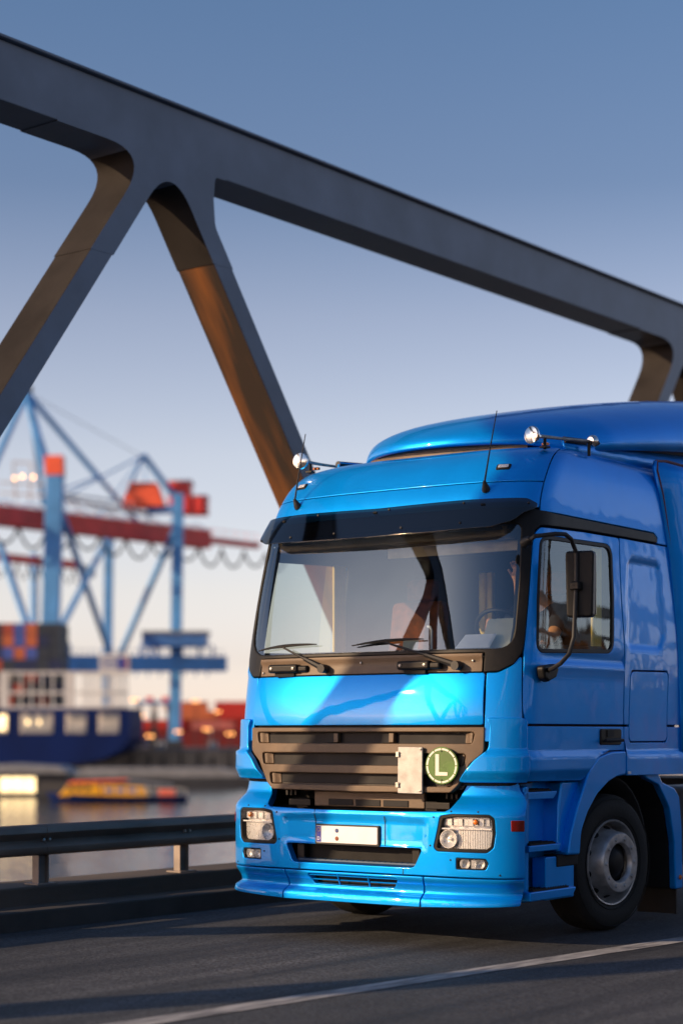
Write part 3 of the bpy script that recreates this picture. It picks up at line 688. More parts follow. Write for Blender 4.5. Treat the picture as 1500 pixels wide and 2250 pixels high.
# lower apron in three pieces with vent and lip
vent = rnd(full([(0, .378), (.345, .382), (.395, .457), (0, .457)]), [0, .02, .02, 0, .02, .02])
patch('apron', full([(0, .268), (.586, .268), (.586, .474), (0, .474)]), BUM, PT, T, holes=[vent], off=0.0, thick=.04, bev=.005, step=.02, creases=[[(-.6, .33), (.6, .33)], [(-.6, .36), (.6, .36)]])
for f in (lambda p: p, mir):
    patch('apron', f(rnd([(.594, .268), (1.312, .290), (1.312, .468), (.594, .474)], [0, .02, .01, 0])), BUM, PT, T, off=0.0, thick=.04, bev=.005, step=.02, creases=[f([(.6, .33), (1.3, .33)]), f([(.6, .36), (1.3, .36)])])
g = G()
for z in (.438, .408): g.tube([surf_at(BUM, u, z, -.015)[0] for u in np.linspace(-.38, .38, 9)], .005, 6)
for u in (-.13, .13): g.beam(surf_at(BUM, u, .38, -.018)[0], surf_at(BUM, u, .456, -.018)[0], .008, .012)
g.build('vent_bars', PT, T)
for nm, pl, o_ in (('intake_mesh', full([(0, .50), (.62, .50), (.64, .70), (0, .70)]), -.13), ('vent_mesh', full([(0, .36), (.42, .36), (.42, .472), (0, .472)]), -.07)):
    patch(nm, pl, BUM, M['black'], T, off=o_, thick=.01)
g = G().tube([surf_at(BUM, u, .545, -.06)[0] for u in np.linspace(-.50, .50, 22)], .016, 8)
for k in range(20): g.lathe([(0, .012), (.012, .0)], Vector(surf_at(BUM, -.44 + k * .046, .556, -.055)[0]), (0, 0, 1), 6)
g.build('intake_rail', mat('dark_blue_metal', (.02, .05, .10), .4, .3), T)
for s in (1, -1): G().box((s * .50, .10, .60), (.07, .06, .12)).build('tow_bracket', M['plastic'], T, bevel=.01)
# --- lamps
def lamp(nm, out, s, f):
    L_ = patch(nm, f(out), BUM, M['plastic'], T, holes=[f([tuple(p) for p in inset(dens(out if area(out) > 0 else out[::-1], .03), .022 if nm == 'headlight' else .008)])], off=-.004, thick=.05, bev=.004, step=.03)
    inn = [tuple(p) for p in inset(dens(out if area(out) > 0 else out[::-1], .03), .020 if nm == 'headlight' else .007)]
    patch('lens', f(inn), BUM, M['lens'], L_, off=-.006, thick=.003, bev=.001, step=.05)
    patch('reflector', f(inn), BUM, M['silver'], L_, off=-.062, thick=.004, bev=.001, step=.05)
    return L_
for s, f in ((1, lambda p: p), (-1, mir)):
    L_ = lamp('headlight', hl, s, f)
    for u, z, r in ((.768, .738, .060),):
        p, n = surf_at(BUM, s * u, z, -.058); p = Vector(p); n = Vector(n)
        G().lathe([(r * .2, .0), (r * .55, .010), (r * .85, .026), (r, .045), (r * 1.05, .045), (r * 1.05, 0)], p, n, 24).lathe([(0, .03), (.011, .028), (.013, 0)], p, n, 10).build('bowl', M['silver'], L_)
    g = G()
    for k in range(14):
        u = .838 + k * .0175; p, n = surf_at(BUM, s * u, .735, -.05); g.beam(Vector(p) + Vector((0, 0, -.062)), Vector(p) + Vector((0, 0, .062)), .014, .012, up=n)
    g.build('main_reflector', M['silver'], L_)
    g = G()
    for k in range(9):
        u = .735 + k * .038; p, n = surf_at(BUM, s * u, .853, -.045 + .012 * (k % 2)); g.beam(Vector(p) + Vector((0, 0, -.024)), Vector(p) + Vector((0, 0, .022)), .032, .012, up=n)
    p, n = surf_at(BUM, s * .9, .812, -.03); a, _ = surf_at(BUM, s * .715, .808, -.03); b, _ = surf_at(BUM, s * 1.075, .808, -.03)
    g.beam(a, b, .03, .010, up=(0, 0, 1)); g.build('indicator_reflector', M['silver'], L_)
    p, n = surf_at(BUM, s * .965, .855, -.026); G().lathe([(0, .03), (.014, .024), (.020, .008), (.018, 0)], p, n, 14).build('indicator_bulb', M['amber'], L_)
    F_ = lamp('fog_light', fog, s, f)
    for u in (.885, .99):
        p, n = surf_at(BUM, s * u, .572, -.056); G().lathe([(.006, 0), (.026, .012), (.034, .035), (.036, .035), (.036, 0)], p, n, 18).build('bowl', M['silver'], F_)
    g = G()
    for k in range(4): 
        p, n = surf_at(BUM, s * (.935 + .008 * k), .572, -.03); g.beam(Vector(p) + Vector((0, 0, -.032)), Vector(p) + Vector((0, 0, .032)), .005, .02, up=n)
    g.build('divider', M['silver'], F_)
    patch('side_reflector', f(rnd([(1.205, .795), (1.300, .793), (1.300, .868), (1.202, .868)], .006)), BUM, M['red'], T, off=.006, thick=.01, bev=.003)
# --- number plate: blank white field, blue country strip, two seals
pu0, pu1, pz0, pz1 = -.296, .224, .680, .800
def pl(o_): return lambda u, z: o_ + 0 * u
pk = patch('plate_holder', rnd([(pu0 - .012, pz0 - .014), (pu1 + .012, pz0 - .014), (pu1 + .012, pz1 + .012), (pu0 - .012, pz1 + .012)], .01), BUM, M['rubber'], T, off=.002, thick=.02)
plate = patch('number_plate', rnd([(pu0, pz0), (pu1, pz0), (pu1, pz1), (pu0, pz1)], .008), BUM, M['white'], T, off=.007, thick=.004, bev=.002)
patch('country_strip', [(pu0 + .004, pz0 + .004), (pu0 + .045, pz0 + .004), (pu0 + .045, pz1 - .004), (pu0 + .004, pz1 - .004)], BUM, M['plate_blue'], plate, off=.0085, thick=.001, bev=.0005)
g = G()
for k in range(12):
    t = 2 * math.pi * k / 12; g.box(Vector(surf_at(BUM, pu0 + .0245 + .013 * math.cos(t), .772 + .013 * math.sin(t), .0100)[0]), (.0032, .001, .0032))
g.build('star_ring', mat('star_yellow', (.8, .6, .05), .4), plate)
def glyph(name, body, u, z, S, size, off, m, parent):
    c = bpy.data.curves.new(name, 'FONT'); c.body = body; c.size = size; c.align_x = 'CENTER'; c.align_y = 'CENTER'; c.extrude = .0008; c.resolution_u = 3
    o = bpy.data.objects.new(name, c); COL.objects.link(o); c.materials.append(m); p, n = surf_at(S, u, z, off); n = Vector(n); x = Vector((0, 0, 1)).cross(n).normalized(); zz = n.cross(x)
    me = bpy.data.meshes.new_from_object(o); bpy.data.objects.remove(o); o = bpy.data.objects.new(name, me); COL.objects.link(o)
    o.parent = parent; o.matrix_local = Matrix((x, zz, n)).transposed().to_4x4(); o.location = p; return o
glyph('country_letter', 'D', pu0 + .0245, .708, BUM, .036, .0100, M['white'], plate)
for z, m in ((.768, mat('seal_blue', (.03, .06, .2), .4)), (.712, mat('seal_brown', (.25, .06, .02), .4))):
    p, n = surf_at(BUM, -.115, z, .009); G().lathe([(0, .002), (.014, .0015), (.0155, 0)], p, n, 18).build('registration_seal', m, plate)

# --- grille
def bar(w0, w1, z0, z1): return rnd(full([(0, z0), (w1, z0), (w0, z1), (0, z1)]), [0, .025, .025, 0, .025, .025])
go = rnd(full([(0, 1.043), (.770, 1.050), (.825, 1.100), (.912, 1.250), (1.008, 1.325), (1.010, 1.498), (0, 1.498)]), [0, .04, .05, .08, .06, .005, 0, .005, .06, .08, .05, .04][:12])
slots = [bar(.945, .925, 1.385, 1.465), bar(.885, .865, 1.232, 1.316), bar(.800, .780, 1.090, 1.172)]
gril = patch('grille', go, GRI, M['grey_plastic'], T, holes=slots, off=.004, thick=.055, bev=.008, step=.035)
patch('grille_mesh', full([(0, 1.07), (.84, 1.07), (.96, 1.30), (.98, 1.48), (0, 1.48)]), GRI, M['mesh'], gril, off=-.055, thick=.006, step=.06)
for u0, u1 in ((-.205, -.165), (.268, .310)):
    patch('mesh_clip', [(u0, 1.392), (u1, 1.392), (u1, 1.458), (u0, 1.458)], GRI, M['grey_plastic'], gril, off=-.012, thick=.03, bev=.006)
    patch('mesh_recess', [(u0 - .075, 1.388), (u0 - .002, 1.388), (u0 - .002, 1.462), (u0 - .075, 1.462)], GRI, M['gap'], gril, off=-.04, thick=.01)
for s in (1, -1):
    for (w1, z0, z1) in ((.92, 1.388, 1.462), (.86, 1.236, 1.312), (.775, 1.094, 1.168)):
        patch('slot_end', rnd([(s * (w1 - .062), z0), (s * w1, z0), (s * (w1 + .01), z1), (s * (w1 - .055), z1)] if s > 0 else [(s * w1, z0), (s * (w1 - .062), z0), (s * (w1 - .055), z1), (s * (w1 + .01), z1)], .01), GRI, M['grey_plastic'], gril, off=lambda u, z, w1=w1: -.042 + .030 * sstep(w1 - .06, w1, np.abs(u)), thick=.01, bev=.004, step=.02)
# flat steel hinge plate and green round L plate
hp = patch('hinged_plate', rnd([(.379, 1.042), (.575, 1.040), (.573, 1.360), (.379, 1.362)], .008), GRI, M['dirty_alu'], T, off=.036, thick=.014, bev=.004)
g = G()
for u, z in ((.395, 1.32), (.56, 1.345), (.395, 1.085), (.56, 1.06), (.395, 1.11)):
    p, n = surf_at(GRI, u, z, .034); g.lathe([(0, .010), (.007, .008), (.008, 0)], p, n, 8)
for z in (1.31, 1.10): g.box(Vector(surf_at(GRI, .383, z, .040)[0]), (.022, .02, .035))
g.build('hinges', M['steel'], hp)
sc_u, sc_z, sr = .722, 1.235, .128
p, n = surf_at(GRI, sc_u, sc_z, .030); p = Vector(p); n = Vector((float(n[0]) * .5, float(n[1]), 0)).normalized()
ls = G().lathe([(0, .006), (sr * .985, .006), (sr, .004), (sr, -.006), (0, -.006)], p, n, 48).build('round_plate', M['green'], T)
X_ = Vector((0, 0, 1)).cross(n).normalized(); Z_ = Vector((0, 0, 1))
def onp(a, b, d=.0075): return p + X_ * a + Z_ * b + n * d
g = G()
for k in range(12):                              # broken white ring
    t0, t1 = 2 * math.pi * (k + .06) / 12, 2 * math.pi * (k + .94) / 12; vs = []
    for j in range(7):
        t = t0 + (t1 - t0) * j / 6
        for r in (sr * .83, sr * .93): vs.append(onp(r * math.cos(t), r * math.sin(t)))
    g.add(vs, [(2 * j, 2 * j + 1, 2 * j + 3, 2 * j + 2) for j in range(6)])
g.build('white_ring', M['signwhite'], ls)
g = G().prism([(-.048, -.068), (.046, -.068), (.046, -.044), (-.020, -.044), (-.020, .078), (-.048, .078)], lambda a, b, d: onp(a, b, d), .0065, .0085).build('letter', M['signwhite'], ls)
g = G()
for b in (.098, -.098): g.lathe([(0, .004), (.005, .003), (.006, 0)], onp(0, b, .006), n, 8)
g.build('rivets', M['gap'], ls)
# recess between grille and bumper
G().box((0, .42, .99), (2.1, .03, .30)).build('radiator', M['black'], T)
g = G().box((.02, .20, .985), (.96, .04, .11)); g.build('bumper_bracket', M['grey_plastic'], T, bevel=.008)
g = G()
for x in (-.24, 0, .24): g.box((x + .02, .178, .962), (.215, .008, .045))
g.build('bracket_slots', M['gap'], T, bevel=.003)
for s in (1, -1):
    G().box((s * .60 + .02, .21, .955), (.20, .10, .05)).box((s * .56, .19, .95), (.10, .04, .07)).build('hose_bracket', M['plastic'], T, bevel=.006)
    g = G()
    for k in range(3): g.box((s * (.66 + .04 * k), .24, 1.02), (.022, .05, .04))
    g.build('connector', M['plastic'], T, bevel=.004)
# wall inside the bumper cavity
G().box((0, .30, .62), (2.3, .03, .62)).build('bumper_backing', M['black'], T)

# --- entry steps between bumper and wheel
for s in (1, -1):
    g = G().box((s * 1.06, .72, .72), (.04, .80, .82)); g.prism([(.36, .30), (.42, .30), (.42, 1.10), (.36, 1.10)], lambda a, b, d: (d, a, b), s * 1.05, s * 1.2)
    g.prism([(.80, .62), (1.00, .62), (1.09, .90), (1.14, 1.05), (1.14, 1.12), (.86, 1.12), (.82, .95)], lambda a, b, d: (d, a, b), s * 1.06, s * 1.205)
    g.build('step_well', PT, T, bevel=.02)
    for z, y1, h, x1 in ((1.055, .80, .055, 1.20), (.690, .80, .045, 1.235), (.375, .99, .065, 1.245)):
        y0 = .36; yc, yl = (y0 + y1) / 2, y1 - y0; xc = (1.07 + x1) / 2
        st_ = G().prism([(y0, z - h), (y1 - .05, z - h), (y1, z - h * .3), (y1, z), (y0, z)], lambda a, b, d: (d, a, b), s * 1.07, s * x1).build('step', PT, T, bevel=.012)
        g = G().box((s * (x1 - .075), yc - .02, z + .006), (.13, yl * .78, .012))
        for k in range(14):
            for q in range(3): g.box((s * (x1 - .12 + .045 * q), yc - .02 - yl * .36 + yl * .72 * k / 13, z + .014), (.016, .012, .008))
        g.build('tread', M['black'], st_)
    G().box((s * 1.17, .90, .565), (.12, .30, .085)).build('side_marker_box', M['black'], T, bevel=.012)
    G().lathe([(0, .004), (.018, .004), (.02, 0)], (s * 1.09, .50, .47), (s, 0, 0), 12).build('cap', M['gap'], T)
# --- wheels
def wheel_objs():
    w0 = empty('wheel', (0, 0, 0), 0, T)
    R0, wd = .505, .30                             # axis +x outward, sidewall at x = 0
    prof = [(.300, -.02), (.335, .004), (.40, .012), (.455, .004), (.485, -.016), (.500, -.040), (R0, -.075), (R0, -wd + .075), (.500, -wd + .04), (.455, -wd), (.335, -wd), (.30, -wd + .03)]
    ty = G().lathe(prof, (0, 0, 0), (1, 0, 0), 72)
    ty.build('tyre', M['tyre'], w0, ang=40)
    g = G()
    for rr in (.345, .47):
        g.lathe([(rr - .003, .008), (rr, .0135), (rr + .003, .008)], (0, 0, 0), (1, 0, 0), 72)
    g.build('sidewall_ribs', M['tyre'], w0)
    g = G()
    for xx in (-.10, -.15, -.20): g.lathe([(R0 + .0015, xx - .005), (R0 + .0015, xx + .005)], (0, 0, 0), (1, 0, 0), 72)
    g.build('tread_grooves', M['gap'], w0)
    rim = [(.318, -.004), (.314, .006), (.304, .004), (.292, -.03), (.286, -.10), (.262, -.085), (.236, -.01), (.226, .055), (.214, .072), (.195, .074), (.150, .070), (.142, .060), (.136, .035)]
    g = G().lathe(rim, (0, 0, 0), (1, 0, 0), 64)
    for k in range(10):
        t = 2 * math.pi * k / 10; c = Vector((.0, math.cos(t), math.sin(t)))
        g.lathe([(0, .010), (.012, .010), (.016, 0)], Vector((.072, 0, 0)) + c * .178, (1, 0, 0), 8)
    g.build('rim', M['rim'], w0, ang=40)
    g = G()
    for k in range(10):
        t = 2 * math.pi * (k + .5) / 10; c = Vector((0, math.cos(t), math.sin(t))); ax = (Vector((.55, 0, 0)) + c).normalized()
        g.lathe([(0, .006), (.026, .005), (.028, 0)], Vector((-.050, 0, 0)) + c * .251, ax, 12)
    g.build('vent_holes', M['gap'], w0)
    G().lathe([(0, .052), (.055, .052), (.075, .046), (.092, .036), (.112, .020), (.138, .012)], (0, 0, 0), (1, 0, 0), 40).build('hub', M['plastic'], w0)
    return w0
def copy_tree(o, parent):
    c = o.copy(); COL.objects.link(c); c.parent = parent
    for ch in list(o.children): copy_tree(ch, c)
    return c
w0 = wheel_objs(); w0.location = (1.185, 1.645, .505); w0.rotation_euler = (0, 0, rad(-7))
w1 = copy_tree(w0, T); w1.location = (-1.185, 1.645, .505); w1.rotation_euler = (0, 0, rad(173))
for s in (1, -1):
    w2 = copy_tree(w0, T); w2.location = (s * 1.20, 5.2, .505); w2.rotation_euler = (0, 0, 0 if s > 0 else rad(180))
# --- chassis, arches, mudguards
g = G()
for s in (1, -1): g.box((s * .42, 3.6, .80), (.09, 5.6, .26))
g.box((0, 1.645, .50), (1.7, .12, .14)).box((0, 5.2, .50), (1.7, .2, .2)).box((0, .70, .62), (1.6, .5, .35)).box((0, 1.65, 1.02), (1.3, 1.3, .35)).box((0, 5.2, 1.0), (.9, .9, .10))
g.build('chassis', M['black'], T)
for s in (1, -1):
    g = G(); n_ = 18; vs = []
    for k in range(n_ + 1):
        t = rad(-18) + rad(216) * k / n_
        for x in (.62, 1.16): vs.append((s * x, 1.66 + .60 * math.cos(t), .50 + .64 * math.sin(t)))
    g.add(vs, [(2 * k, 2 * k + 1, 2 * k + 3, 2 * k + 2) for k in range(n_)]); g.box((s * .62, 1.66, .95), (.02, 1.3, .55)); o = g.build('wheel_well', M['black'], T)
    mm = o.modifiers.new('thickness', 'SOLIDIFY'); mm.thickness = .02
    mg = rnd([(2.05, 1.150), (2.33, 1.145), (2.39, 1.080), (2.60, 1.030), (2.69, .96), (2.735, .70), (2.750, .24), (2.62, .24), (2.60, .60), (2.51, .88), (2.33, 1.06), (2.14, 1.11)], [.0, .02, .03, .06, .06, .1, .02, .02, .1, .1, .1, 0])
    G().prism(mg, lambda a, b, d: (d, a, b), s * 1.165, s * 1.222).build('mudguard', PT, T, bevel=.012)
    G().prism(mg, lambda a, b, d: (d, a, b), s * .86, s * 1.163).build('mudguard_liner', M['black'], T)
    G().box((s * 1.02, 2.70, .19), (.34, .014, .30)).build('mud_flap', M['rubber'], T)
    G().lathe([(0, .012), (.016, .010), (.020, 0)], (s * 1.224, 2.69, .33), (s, 0, 0), 12).build('side_marker', M['amber'], T)
    G().box((s * 1.03, 3.6, .72), (.55, 1.1, .62)).build('tank', M['dirty_alu'], T, bevel=.06)

# --- mirror on the driver's side
mr = empty('mirror', (1.30, .55, 1.87), 0, T)
def rel(p): return (p[0] - 1.30, p[1] - .55, p[2] - 1.87)
G().tube([rel(p) for p in ((1.24, .30, 2.748), (1.36, .22, 2.775), (1.47, .30, 2.79), (1.50, .378, 2.792), (1.50, .459, 2.768), (1.50, .53, 2.68), (1.50, .53, 2.508), (1.50, .497, 2.106), (1.495, .44, 1.991), (1.46, .39, 1.928), (1.38, .42, 1.895), (1.30, .50, 1.885))], .0155, 10).build('arm', M['rubber'], mr)
G().lathe([(.02, -.02), (.036, .0), (.030, .06), (.016, .09)], rel((1.23, .30, 2.745)), (.8, -.5, .2), 14).build('arm_socket', M['rubber'], mr)
G().prism(rnd([(.405, 1.915), (.60, 1.935), (.635, 1.90), (.60, 1.84), (.49, 1.805), (.43, 1.83)], .03), lambda a, b, d: (d, a, b), 1.25 - 1.3, 1.315 - 1.3).build('foot', M['plastic'], mr, bevel=.02).location = (0, -.55, -1.87)
hs = G().prism(rnd([(-.105, -.225), (.105, -.225), (.115, .20), (.105, .225), (-.105, .225), (-.115, .20)], .03), lambda a, b, d: (a, d, b), -.05, .05).build('housing', M['plastic'], mr, bevel=.042, seg=4)
hs.location = rel((1.500, .595, 2.470)); hs.rotation_euler = (0, 0, rad(17)); hs.scale = (.86, 1, 1)
gl = G().box((0, .053, 0), (.19, .004, .41)).build('glass', M['chrome'], mr); gl.location = hs.location; gl.rotation_euler = hs.rotation_euler
G().box(rel((1.50, .525, 2.455)), (.075, .06, .06)).build('clamp', M['plastic'], mr, bevel=.012)

# --- horns, antennas, roof marker lamps
for s in (1, -1):
    h = empty('air_horn', (s * 1.03, .80, 3.50), rad(-8 * s), T)
    g = G().tube([(0, .02, .055), (0, .30, .068), (0, .62, .088)], [.014, .011, .010], 10); g.build('trumpet_tube', M['steel'], h)
    G().lathe([(.0, -.012), (.030, -.010), (.060, .0), (.066, .010), (.064, .022), (.045, .035), (.022, .06), (.012, .10)], (0, -.06, .052), (.05 * s, 1, .02), 28).build('bell', M['chrome'], h)
    G().lathe([(0, -.03), (.03, -.028), (.046, -.01), (.048, .01), (.03, .03), (0, .035)], (0, .66, .090), (0, 1, 0), 22).build('driver_unit', M['chrome'], h)
    G().tube([(0, .10, .052), (0, .10, -.03)], .012, 8).tube([(0, .62, .085), (0, .62, -.02)], .012, 8).box((0, .10, -.015), (.05, .06, .012)).build('bracket', M['plastic'], h)
    ub = .878 if s > 0 else -.865
    p, n = surf_at(CAB, ub, 3.150, .0); p = Vector(p); n = Vector(n)
    an = empty('antenna', p, 0, T)
    tip = Vector((.10 if s > 0 else .085, -.02, .54))
    G().lathe([(.030, -.004), (.028, .015), (.020, .04), (.010, .07)], (0, 0, 0), (n + Vector((0, 0, .9))).normalized(), 16).build('base', M['rubber'], an)
    d0 = (n + Vector((0, 0, .9))).normalized() * .06
    G().tube([d0, d0.lerp(tip, .5) + Vector((0, -.004, 0)), tip], [.007, .0048, .0034], 6).build('whip', M['rubber'], an)
    c = patch('roof_lamp', rnd([(s * .90, 3.300), (s * 1.01, 3.300), (s * 1.01, 3.342), (s * .90, 3.342)][::s], .012), CAB, M['plastic'], T, off=.012, thick=.014, bev=.006, step=.02)
    patch('lamp_lens', rnd([(s * .915, 3.310), (s * .995, 3.310), (s * .995, 3.332), (s * .915, 3.332)][::s], .006), CAB, M['silver'], c, off=.016, thick=.004, bev=.002, step=.02)
    G().box((s * 1.02, .95, 3.515), (.05, .03, .02)).build('horn_marker', M['amber'], T, bevel=.004)

# --- cab interior
G().box((.45, .64, 2.775), (1.15, .02, .075)).build('sun_shade', mat('beige_vinyl', (.60, .50, .36), .7), T, bevel=.004)
G().box((0, .74, 1.80), (2.20, .62, .48)).build('dashboard', M['dash'], T, bevel=.06, seg=3)
G().box((-.25, .62, 2.02), (.45, .28, .03)).build('dash_tray', M['dash'], T, bevel=.01)
G().box((0, 1.5, 2.93), (2.1, 1.9, .03)).build('roof_lining', M['liner'], T)
G().box((0, .52, 2.86), (2.0, .14, .10)).build('header_shelf', M['grey_plastic'], T, bevel=.02)
for s in (1, -1):
    se = empty('seat', (s * .60, 1.45, 1.33), 0, T)
    G().box((0, 0, .42), (.52, .52, .16)).build('seat_cushion', M['cloth_brown'], se, bevel=.05, seg=3)
    G().box((0, 0, .18), (.36, .36, .34)).build('pedestal', M['black'], se)
    G().box((0, .28, .82), (.50, .14, .72), R=Matrix.Rotation(rad(-9), 3, 'X')).build('backrest', M['cloth_brown'], se, bevel=.05, seg=3)
    G().box((0, .36, 1.27), (.28, .10, .18)).build('headrest', M['cloth_brown'], se, bevel=.04, seg=3)
    g = G()
    for k in range(10): g.lathe([(.012, 0), (.012, .74)], (s * 1.165 - .006 * (k % 2) * s, 1.375 + .014 * k, 2.06), (0, 0, 1), 8)
    g.build('curtain', M['curtain'], T)
g = G().box((-.12, 1.95, 2.42), (.06, .05, .62)).box((-.05, 1.95, 2.42), (.05, .05, .62)); g.build('bunk_strap', M['curtain'], T, bevel=.01)
swc = Vector((.70, .93, 2.17)); ax = Vector((0, .75, .66)).normalized(); a_ = Vector((1, 0, 0)); b_ = ax.cross(a_)
g = G().tube([swc + (a_ * math.cos(t) + b_ * math.sin(t)) * .225 for t in np.linspace(0, 2 * math.pi, 37)], .016, 8, caps=False)
for t in (rad(20), rad(160), rad(270)): g.beam(swc, swc + (a_ * math.cos(t) + b_ * math.sin(t)) * .22, .03, .015, up=ax)
g.lathe([(0, .03), (.06, .025), (.075, 0)], swc - ax * .01, -ax, 20); g.tube([swc + ax * .02, swc + Vector((0, -.10, -.25))], .03, 8); g.build('steering_wheel', M['rubber'], T)
# ------------------------------------------------------------------ driver and loose things in the cab
RT17 = Matrix.Rotation(rad(1.7), 3, 'Z')
def truck_root(name, loc): return empty(name, RT17 @ Vector(loc), rad(1.7))
def skinned(name, chains, m, parent, sub=2):
    """one continuous skin over a branching skeleton; chains: lists of (point, radius); points met twice are shared"""
    vs, es, rs, ix = [], [], [], {}
    for ch in chains:
        last = None
        for p, r in ch:
            k = tuple(round(c, 4) for c in p)
            if k not in ix: ix[k] = len(vs); vs.append(p); rs.append(r)
            i = ix[k]
            if last is not None: es.append((last, i))
            last = i
    me = bpy.data.meshes.new(name); me.from_pydata(vs, es, []); o = link(name, me, m, parent)
    sm = o.modifiers.new('skin', 'SKIN'); sm.use_smooth_shade = True
    for i, r in enumerate(rs):
        d = me.skin_vertices[0].data[i]; d.radius = (r, r) if not isinstance(r, tuple) else r; d.use_root = (i == 0)
    ss = o.modifiers.new('smooth', 'SUBSURF'); ss.levels = sub; ss.render_levels = sub
    return o
dr = truck_root('person', (.62, 1.46, 1.80))
tag(dr, 'truck driver behind the windscreen in dark clothes with one hand raised', 'person')
pel = (0, 0, .10); ch = (0, .10, .52); nk = (0, .06, .66); hd = (0, .03, .76)
shl, shr = (.19, .08, .56), (-.19, .08, .56)
hand = (.225, -.60, .80)
body = [[(pel, .13), ((0, .06, .30), .125), (ch, .135), (nk, .055), (hd, .085), ((0, .02, .86), .095), ((0, .04, .93), .075)],
        [(hd, .085), ((0, -.075, .775), .022)],
        [(ch, .135), (shl, .065), ((.24, -.14, .34), .048), ((.14, -.42, .47), .038), ((.180, -.52, .66), .028), (hand, .035)],
        [(ch, .135), (shr, .065), ((-.25, -.12, .32), .048), ((-.16, -.36, .42), .036), ((-.12, -.42, .46), .028), ((-.10, -.45, .49), .032)],
        [(pel, .13), ((.12, -.10, .08), .10), ((.15, -.46, .12), .075), ((.15, -.60, -.25), .055), ((.15, -.66, -.40), .04), ((.15, -.78, -.43), .035)],
        [(pel, .13), ((-.12, -.10, .08), .10), ((-.15, -.46, .12), .075), ((-.15, -.60, -.25), .055), ((-.15, -.66, -.40), .04), ((-.15, -.78, -.43), .035)]]
for k, (dx, dz, ln) in enumerate(((-.027, .02, .065), (-.009, .03, .08), (.010, .028, .075), (.027, .018, .06))):
    body.append([(hand, .035), ((hand[0] + dx, hand[1] - .02, hand[2] + .045), .010), ((hand[0] + dx * 1.1, hand[1] - .045, hand[2] + .04 + ln * .5), .009), ((hand[0] + dx * .9 + .012, hand[1] - .075, hand[2] + .025 + ln * .6), .008)])
body.append([(hand, .035), ((hand[0] - .04, hand[1] - .02, hand[2] - .01), .011), ((hand[0] - .058, hand[1] - .04, hand[2] + .03), .009)])
skinned('body', body, M['skin'], dr)
skinned('shirt', [[((0, .01, .12), .150), ((0, .06, .30), .142), ((0, .10, .50), .152), ((0, .07, .60), .075)], [((0, .10, .50), .152), ((.19, .08, .555), .082), ((.232, -.09, .39), .064)], [((0, .10, .50), .152), ((-.19, .08, .555), .082), ((-.238, -.07, .38), .064)]], M['shirt'], dr)
skinned('trousers', [[((0, 0, .09), .145), ((.12, -.10, .08), .115), ((.15, -.46, .12), .09), ((.15, -.60, -.25), .07), ((.15, -.65, -.36), .06)], [((0, 0, .09), .145), ((-.12, -.10, .08), .115), ((-.15, -.46, .12), .09), ((-.15, -.60, -.25), .07), ((-.15, -.65, -.36), .06)]], M['trousers'], dr)
skinned('hair', [[((0, .075, .82), .088), ((0, .055, .90), .100), ((0, .03, .965), .070)]], M['hair'], dr)
g = G()
for s in (1, -1): g.lathe([(0, .006), (.009, .003), (.011, 0)], (s * .033, -.075, .835), (0, -1, 0), 10)
g.build('eyes', M['hair'], dr)
cb = truck_root('document_case', (.905, .52, 2.045))
tag(cb, 'pale cream document case leaning behind the white paper on the dashboard', 'case')
G().prism(rnd([(-.16, 0), (.135, 0), (.15, .215), (-.125, .215)], .03), lambda a, b, d: (a, d + b * .25, b), -.012, .012).build('shell', mat('cream_card', (.62, .63, .50), .6, var=.06), cb, bevel=.006)
pp = truck_root('paper_sheet', (.735, .425, 2.045)); tag(pp, 'white paper sheets propped on the dashboard against the windscreen', 'paper')
for k in range(3):
    G().prism([(-.15 + .008 * k, 0), (.115 + .008 * k, 0), (.145 + .008 * k, .105), (-.09 + .008 * k, .105)], lambda a, b, d: (a, d + b * .55 + .004 * k, b), 0, .001).build('sheet', M['paper'], pp)
tk = truck_root('permit_card', (.30, .30, 2.05)); tag(tk, 'small printed permit card behind the glass near the right wiper', 'card')
G().box((0, 0, .02), (.13, .003, .085), R=Matrix.Rotation(rad(-10), 3, 'X')).build('card', mat('card_cream', (.55, .55, .42), .6), tk)
fg = truck_root('hook_stand', (.36, .48, 2.04)); tag(fg, 'thin white hooked stand on the middle of the dashboard', 'stand')
G().tube([(0, 0, 0), (0, 0, .15), (-.012, 0, .175), (-.035, 0, .178)], .009, 8).lathe([(.03, 0), (.03, .01), (.012, .014)], (0, 0, 0)).build('stem', M['white'], fg)

# ------------------------------------------------------------------ river, quay, far bank
WZ = -6.3
def water_mat():
    m = bpy.data.materials.new('river_water'); t, b = nodes_of(m); L = t.links
    b.inputs['Base Color'].default_value = (.012, .016, .020, 1); b.inputs['Roughness'].default_value = 0.10; b.inputs['IOR'].default_value = 1.33
    tc = t.nodes.new('ShaderNodeTexCoord'); mp = t.nodes.new('ShaderNodeMapping'); mp.inputs['Rotation'].default_value = (0, 0, PHI); L.new(tc.outputs['Object'], mp.inputs[0])
    n = t.nodes.new('ShaderNodeTexNoise'); n.inputs['Scale'].default_value = .55; n.inputs['Detail'].default_value = 5; L.new(mp.outputs[0], n.inputs['Vector'])
    bp = t.nodes.new('ShaderNodeBump'); bp.inputs['Strength'].default_value = .35; bp.inputs['Distance'].default_value = .35; L.new(n.outputs['Fac'], bp.inputs['Height']); L.new(bp.outputs[0], b.inputs['Normal'])
    return m
o = sheet('river_water', -5000, 5000, -5000, 5000, WZ, water_mat()); tag(o, kind='structure')
def bg(name, px, D, z=0.0, turn=0.0):
    p = spot(px, D); return empty(name, (p.x, p.y, z), PHI + rad(turn))
B = {}
B['tan'] = mat('quay_concrete', (.46, .32, .21), .85, var=.45, scale=.5, stretch=(1, 1, .12))
B['ground'] = mat('quay_paving', (.13, .11, .10), .9, var=.4, scale=.06)
